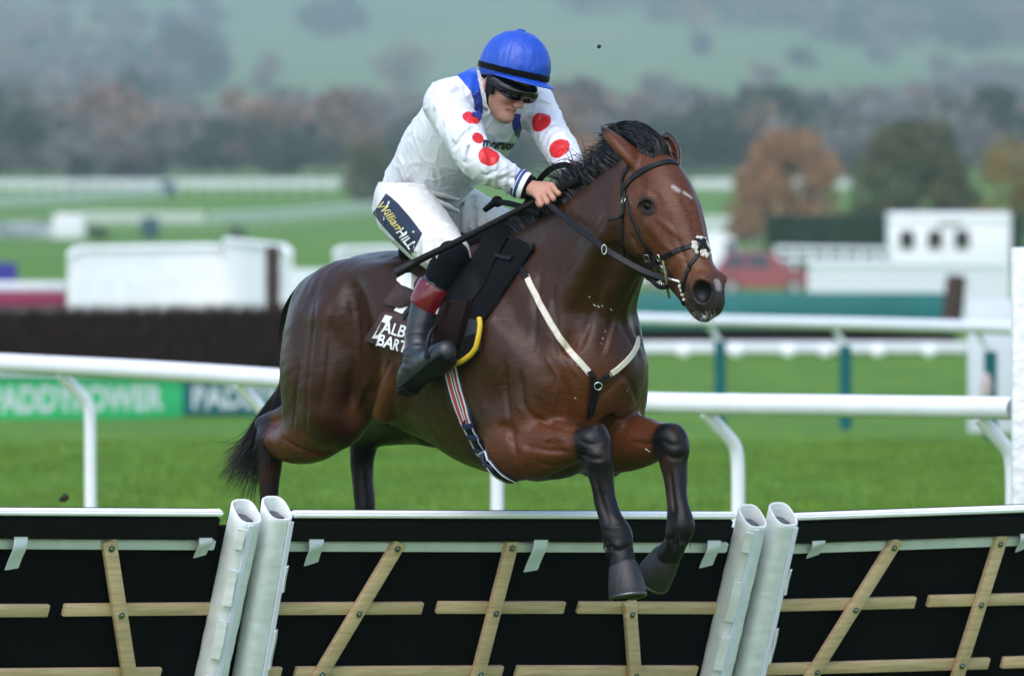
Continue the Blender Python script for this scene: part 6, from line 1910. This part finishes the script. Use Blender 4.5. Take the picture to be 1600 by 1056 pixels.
cuff(cR0 + dR * .008, cR1, .0508, .0035, m_white_print, "cuff_stripe", jacket)
cuff(cR0 + dR * .020, cR1, .0475, .018, m_white_print, "cuff", jacket)
cuff(cR0 + dR * .037, cR1, .0420, .016, m_black, "wristband", person)

# ---------------- breeches
s = Sdf(np.array([-.55, 28.4, 1.36]), np.array([.25, 30.1, 2.08]), .0055)
C = s.chain
C([(H(644, 322, 0), .122), (H(654, 304, 0), .128), (H(668, 282, 0), .118)], k=.04, L=RT, ks=.82)
C([(H(626, 316, .12), .090), (H(638, 336, .18), .106), (H(658, 358, .235), .102), (H(684, 384, .27), .086), (H(702, 400, .275), .072), (H(702, 414, .275), .064)], k=.06)
C([(H(690, 318, -.12), .105), (H(742, 345, -.19), .098), (H(800, 370, -.245), .078), (H(835, 392, -.26), .066), (H(846, 408, -.26), .058)], k=.05)
legR = [tuple(H(640, 340, .19)) + (.118,), tuple(H(684, 384, .27)) + (.09,), tuple(H(704, 402, .275)) + (.07,)]
legL = [tuple(H(700, 325, -.14)) + (.103,), tuple(H(742, 345, -.19)) + (.098,), tuple(H(800, 370, -.245)) + (.078,)]
r2 = random.Random(9)
folds(legR, .99, 5, .008, 1.5, 'add'); folds(legL, .99, 7, .009, -1.8, 'add'); folds(legL, 1.0, 6, .007, 1.2, 'sub')
for (a, b, c_) in (((650, 296, .16), (690, 305, .05), (715, 312, -.04)), ((640, 304, .19), (690, 318, .08), (716, 330, -.02))):
    s.chain([(H(*a), .010), (H(*b), .012), (H(*c_), .008)], k=.02)
bV, bQ = s.mesh(2); bN = vnormals(bV, bQ)
bV = bV + bN * (fold(bV, 31, (8, 8, 13), .0075, 1.6) + fold(bV, 32, (24, 24, 24), .002, 1.5))[:, None]
breech_bvh = bvh_of(bV, bQ)
m_breech = mat("white_breeches", (.70, .70, .67), rough=.62, bump=.3, bscale=40, bdist=.006, var=.05, vscale=6)
breeches = obj("breeches", mesh_np("breeches", bV, bQ), m_breech, person)
m_navycloth = mat("navy_patch", (.008, .018, .045), rough=.6, bump=.3, bscale=60, bdist=.004)
patch("patch", [(604, 303), (622, 318), (642, 341), (660, 365)], [(584, 333), (598, 352), (618, 374), (643, 398)], m_navycloth, breeches, bvh=breech_bvh, lift=.003, thick=.002, nu=20, nv=10)
m_gold = mat("gold_print", (.62, .53, .16), rough=.5)
lettering("lettering", "William", (611, 339), (7.2, 9.0), (8.5, -7.8), breech_bvh, m_gold, breeches, size=1.55, shear=.35, bold=.012, lift=.007)
lettering("lettering", "HILL", (636, 373.5), (7.2, 9.6), (10.5, -6.8), breech_bvh, m_white_print, breeches, size=1.5, shear=.0, bold=.03, lift=.007)

# ---------------- socks and boots
m_sock = mat("navy_sock", (.0035, .0045, .008), rough=.8, spec=.12, bump=.4, bscale=120, bdist=.003)
m_maroon = mat("maroon_patent", (.135, .006, .012), rough=.20, spec=.5, coat=.2, bump=.15, bscale=30)
m_boot = mat("boot_leather", (.018, .0215, .026), rough=.33, spec=.5, bump=.12, bscale=60, bdist=.003, var=.2, vscale=18)
m_sole = mat("boot_sole", (.004, .0045, .0055), rough=.5, spec=.2, bump=.3, bscale=150, bdist=.003)
def leg_sdf(lo, hi, chains, h=.005):
    q = Sdf(np.array(lo), np.array(hi), h)
    for pts, kw in chains: q.chain(pts, **kw)
    return q.mesh(2)
def box_of(pts, m=.12):
    A = np.array([tuple(p) for p in pts]); return A.min(0) - m, A.max(0) + m
for sd in (1, -1):
    if sd == 1:
        K = [H(705, 402, .285), H(691, 432, .30), H(682, 452, .315)]
        Bt = [H(682, 448, .312), H(668, 475, .33), H(659, 505, .35), H(653, 535, .368), H(652, 556, .38)]
        F1 = [H(652, 562, .385), H(644, 585, .39), H(637, 594, .39)]
        F2 = [H(654, 562, .39), H(670, 566, .395), H(686, 558, .40), H(696, 550, .40)]
    else:
        K = [H(850, 402, -.26), H(838, 432, -.30), H(826, 456, -.315)]
        Bt = [H(826, 450, -.312), H(812, 475, -.33), H(803, 505, -.35), H(797, 535, -.368), H(796, 556, -.38)]
        F1 = [H(796, 562, -.385), H(788, 585, -.39), H(781, 594, -.39)]
        F2 = [H(798, 562, -.39), H(816, 568, -.395), H(834, 560, -.40), H(844, 552, -.40)]
    lo, hi = box_of(K)
    v, q = leg_sdf(lo, hi, [([(K[0], .064), (K[1], .058), (K[2], .046)], dict(k=.01))])
    n = vnormals(v, q); v = v + n * fold(v, 41, (14, 14, 40), .003)[:, None]
    obj("sock", mesh_np("sock", v, q), m_sock, person)
    lo, hi = box_of(Bt + F1 + F2, .1)
    fold_dir = (F2[-1] - F1[-1]).normalized()
    v, q = leg_sdf(lo, hi, [
        ([(Bt[0], .056), (Bt[1], .055), (Bt[2], .050), (Bt[3], .044), (Bt[4], .045)], dict(k=.01)),
        ([(F1[0], .046), (F1[1], .044), (F1[2], .040)], dict(k=.02)),
        ([(F2[0], .044), (F2[1], .044), (F2[2], .046), (F2[3], .040)], dict(k=.03)),
        ([(F1[1], .040), (F2[2], .038)], dict(k=.02))])
    n = vnormals(v, q)
    ank = np.exp(-((np.linalg.norm(v - np.array(Bt[4]), axis=1)) / .07) ** 2)
    v = v + n * (fold(v, 43, (12, 12, 42), .0110) * ank)[:, None]
    boot = obj("boot", mesh_np("boot", v, q), m_boot, person)
    ax = (Bt[1] - Bt[0]).normalized()
    MB().tube([Bt[0] - ax * .006, Bt[0] + ax * .004, Bt[1] + ax * .004, Bt[1] + ax * .014], [.0610, .0650, .0640, .0600], 28).build("boot_top", m_maroon, boot, True)
    up_ = (Bt[3] - Bt[4]).normalized()
    side = fold_dir.cross(up_).normalized(); dn = side.cross(fold_dir).normalized()
    if dn.z > 0: dn = -dn
    so = MB()
    so.tube([F1[2] - fold_dir * .030 + dn * .030, F1[2] + dn * .036, F1[1].lerp(F2[2], .3) + dn * .036, F2[2] + dn * .034, F2[3] + dn * .028 + fold_dir * .02], [.028, .040, .036, .050, .036], 18, flat=(.32, 1.0), up=dn)
    so.tube([F1[2] + dn * .042 - fold_dir * .022, F1[2] + dn * .044 + fold_dir * .022], [.034, .034], 14, flat=(.36, 1.0), up=dn)
    so.build("sole", m_sole, boot, True)

# ---------------- helmet, goggles
HC = HP(-.100, 0, .106)
s = Sdf(np.array(HC) - .2, np.array(HC) + .2, .0045)
hf2 = (hf * math.cos(.36) + hu * math.sin(.36)).normalized(); hu2 = hr.cross(hf2).normalized()
s.ell(HC, (.132, .114, .122), (hf2, hr, hu2), k=.01)
s.plane_cut(HC - hu2 * .048, -hu2, k=.012)
hV_, hQ_ = s.mesh(2)
n = vnormals(hV_, hQ_)
rel = hV_ - np.array(HC); a = np.arctan2(rel @ np.array(hr), rel @ np.array(hf2)); el = np.arcsin(np.clip((rel @ np.array(hu2)) / .122, -1, 1))
seam = np.exp(-((np.abs(((a / (math.pi / 3)) % 1.0) - .5) - .5) / .035) ** 2) * np.clip(np.cos(el), 0, 1)
pucker = np.exp(-((el - .0) / .5) ** 2) * vnoise(np.stack([a * 9, el * 3, a * 0], 1), 51, 2)
hV_ = hV_ + n * (-.0034 * seam + .0030 * pucker + .0020 * vnoise(hV_ * 40, 52, 2))[:, None]
helmet_bvh = bvh_of(hV_, hQ_)
m_cap = mat("royal_blue_cap", (.010, .066, .44), rough=.42, spec=.5, bump=.3, bscale=60, bdist=.003)
helmet = obj("helmet", mesh_np("helmet", hV_, hQ_), m_cap, person)
btn = HC + hu2 * .122
MB().sphere(btn, (.016, .016, .006), 14, 8, axes=(hf2, hr, hu2)).build("button", m_cap, helmet, True)
# peak
V, F = [], []; nA, nR = 26, 6
for i in range(nA + 1):
    t = (-1 + 2 * i / nA) * 1.45
    for j in range(nR + 1):
        q = j / nR
        ext = .046 * q * math.cos(t * .98) ** .8
        p = HC - hu2 * (.040 + .020 * q * math.cos(t)) + hf2 * (math.cos(t) * .122 + ext) + hr * math.sin(t) * (.111 + .006 * q)
        V.append(p)
n0 = len(V)
V = [tuple(p) for p in V] + [tuple(p - hu2 * .004) for p in V]
for i in range(nA):
    for j in range(nR):
        f = (i * (nR + 1) + j, (i + 1) * (nR + 1) + j, (i + 1) * (nR + 1) + j + 1, i * (nR + 1) + j + 1); F.append(f); F.append(tuple(k + n0 for k in f[::-1]))
for i in range(nA):
    a_, b__ = i * (nR + 1) + nR, (i + 1) * (nR + 1) + nR; F.append((a_, b__, b__ + n0, a_ + n0))
obj("peak", mesh_np("peak", V, np.array(F)), m_cap, helmet)
# elastic of the goggles round the cap
P, Nn = [], []
for t in np.linspace(-math.pi, math.pi, 60):
    d = hf2 * math.cos(t) * .137 + hr * math.sin(t) * .116
    p, n_ = snap(helmet_bvh, HC + d - hu2 * (.020 + .012 * math.cos(t)), .001); P.append(p); Nn.append((n_ - hu2 * n_.dot(hu2)).normalized())
MB().ribbon(P, Nn, .021, .003).build("elastic_band", m_black, helmet, True)
m_grey_print = mat("pale_print", (.45, .50, .55), rough=.5)
c = cast(helmet_bvh, 806, 122, .006)
if c: MB().sphere(c[0], (.008, .004, .009), 10, 6).build("badge", m_grey_print, helmet, True)
# harness at the temple and under the chin
hb = MB()
hb.tube(crom([HP(-.105, .080, .075), HP(-.098, .082, .035), HP(-.090, .074, -.005)], 5), .021, 14, flat=(.5, 1.1), up=tuple(hr))
hb.tube(crom([HP(-.098, .080, .010), HP(-.092, .060, -.035), HP(-.075, .030, -.064), HP(-.065, 0, -.074), HP(-.075, -.030, -.064), HP(-.092, -.060, -.035), HP(-.105, -.08, .03)], 5), .0075, 8)
hb.tube(crom([HP(-.105, -.080, .075), HP(-.098, -.082, .035), HP(-.090, -.074, -.005)], 5), .021, 14, flat=(.5, 1.1), up=tuple(hr))
hb.tube(crom([HP(-.15, .068, .06), HP(-.155, .062, .02), HP(-.13, .066, -.01)], 5), .012, 10)
hb.build("harness", m_leather, helmet, True)
s = Sdf(np.array(HP(-.05, 0, .04)) - .14, np.array(HP(-.05, 0, .04)) + .14, .0038)
s.chain([(HP(-.085, .079, .046), .020), (HP(-.045, .060, .044), .029), (HP(-.016, .030, .042), .033), (HP(-.008, 0, .046), .026), (HP(-.016, -.030, .042), .033), (HP(-.045, -.060, .044), .029), (HP(-.085, -.079, .046), .020)], k=.01, n=6)
s.ell(HP(-.006, 0, .012), (.03, .014, .022), (hf, hr, hu), k=.012, op='sub')
gv, gq = s.mesh(2)
m_lens = mat("smoked_lens", (.003, .003, .004), rough=.10, spec=.5)
gog = obj("goggles", mesh_np("goggles", gv, gq), m_lens, person)
P = [HP(-.062, .0845, .062), HP(-.062, .0865, .040)]
cc = HP(-.062, .0835, .048)
MB().tube([cc + hf * x * .006 + hu * y * .009 for x, y in ((-1, -1), (1, -1), (1, 1), (-1, 1))], .0016, 6, closed=True, cap=False).build("clip", m_buckle, gog, True)

# ---------------- whip
def WD(px, py, D): return W(px, py, D)
wp = [WD(908, 281, 28.84), WD(884, 292, 28.91), WD(854, 306, 28.972), WD(830, 318, 28.965), WD(780, 344, 28.96), WD(710, 380, 28.945), WD(660, 404, 28.94), WD(622, 425, 28.94)]
whip = MB().tube(crom(wp, 5), list(np.interp(np.linspace(0, 1, 36), [0, .02, .3, .36, .5, 1], [.0145, .0165, .0155, .0125, .0105, .0135])), 14).build("riding_whip", m_rubber, None, True)
tag(whip, "long black riding whip held across the rider's white thigh", "whip")
origin_to(whip, wp[2])
whip_d = (wp[-1] - wp[-2]).normalized()
MB().tube([wp[-1] - whip_d * .06, wp[-1] + whip_d * .01], [.0155, .0165], 14).build("flap", m_leather, whip, True)
# ---------------- turf kicked up
m_clod = mat("turf_clod", (.03, .022, .014), rough=.95, bump=1, bscale=80, bdist=.01)
for px, py, D, r, lab in ((936, 73, 29.2, .006, "tiny dark clod of turf flying beside the blue cap"), (101, 777, 36, .016, "small dark clod of turf flying above the left hurdle"), (96, 780, 36.4, .009, "smaller clod of turf beside the one above the left hurdle")):
    bm = bmesh.new(); bmesh.ops.create_icosphere(bm, subdivisions=2, radius=r)
    for v in bm.verts: v.co *= 1 + .35 * math.sin(v.co.x / r * 3 + v.co.y / r * 5 + v.co.z / r * 4)
    me = bpy.data.meshes.new("turf_clod"); bm.to_mesh(me); bm.free()
    o = obj("turf_clod", me, m_clod); o.location = W(px, py, D); tag(o, lab, "clod")
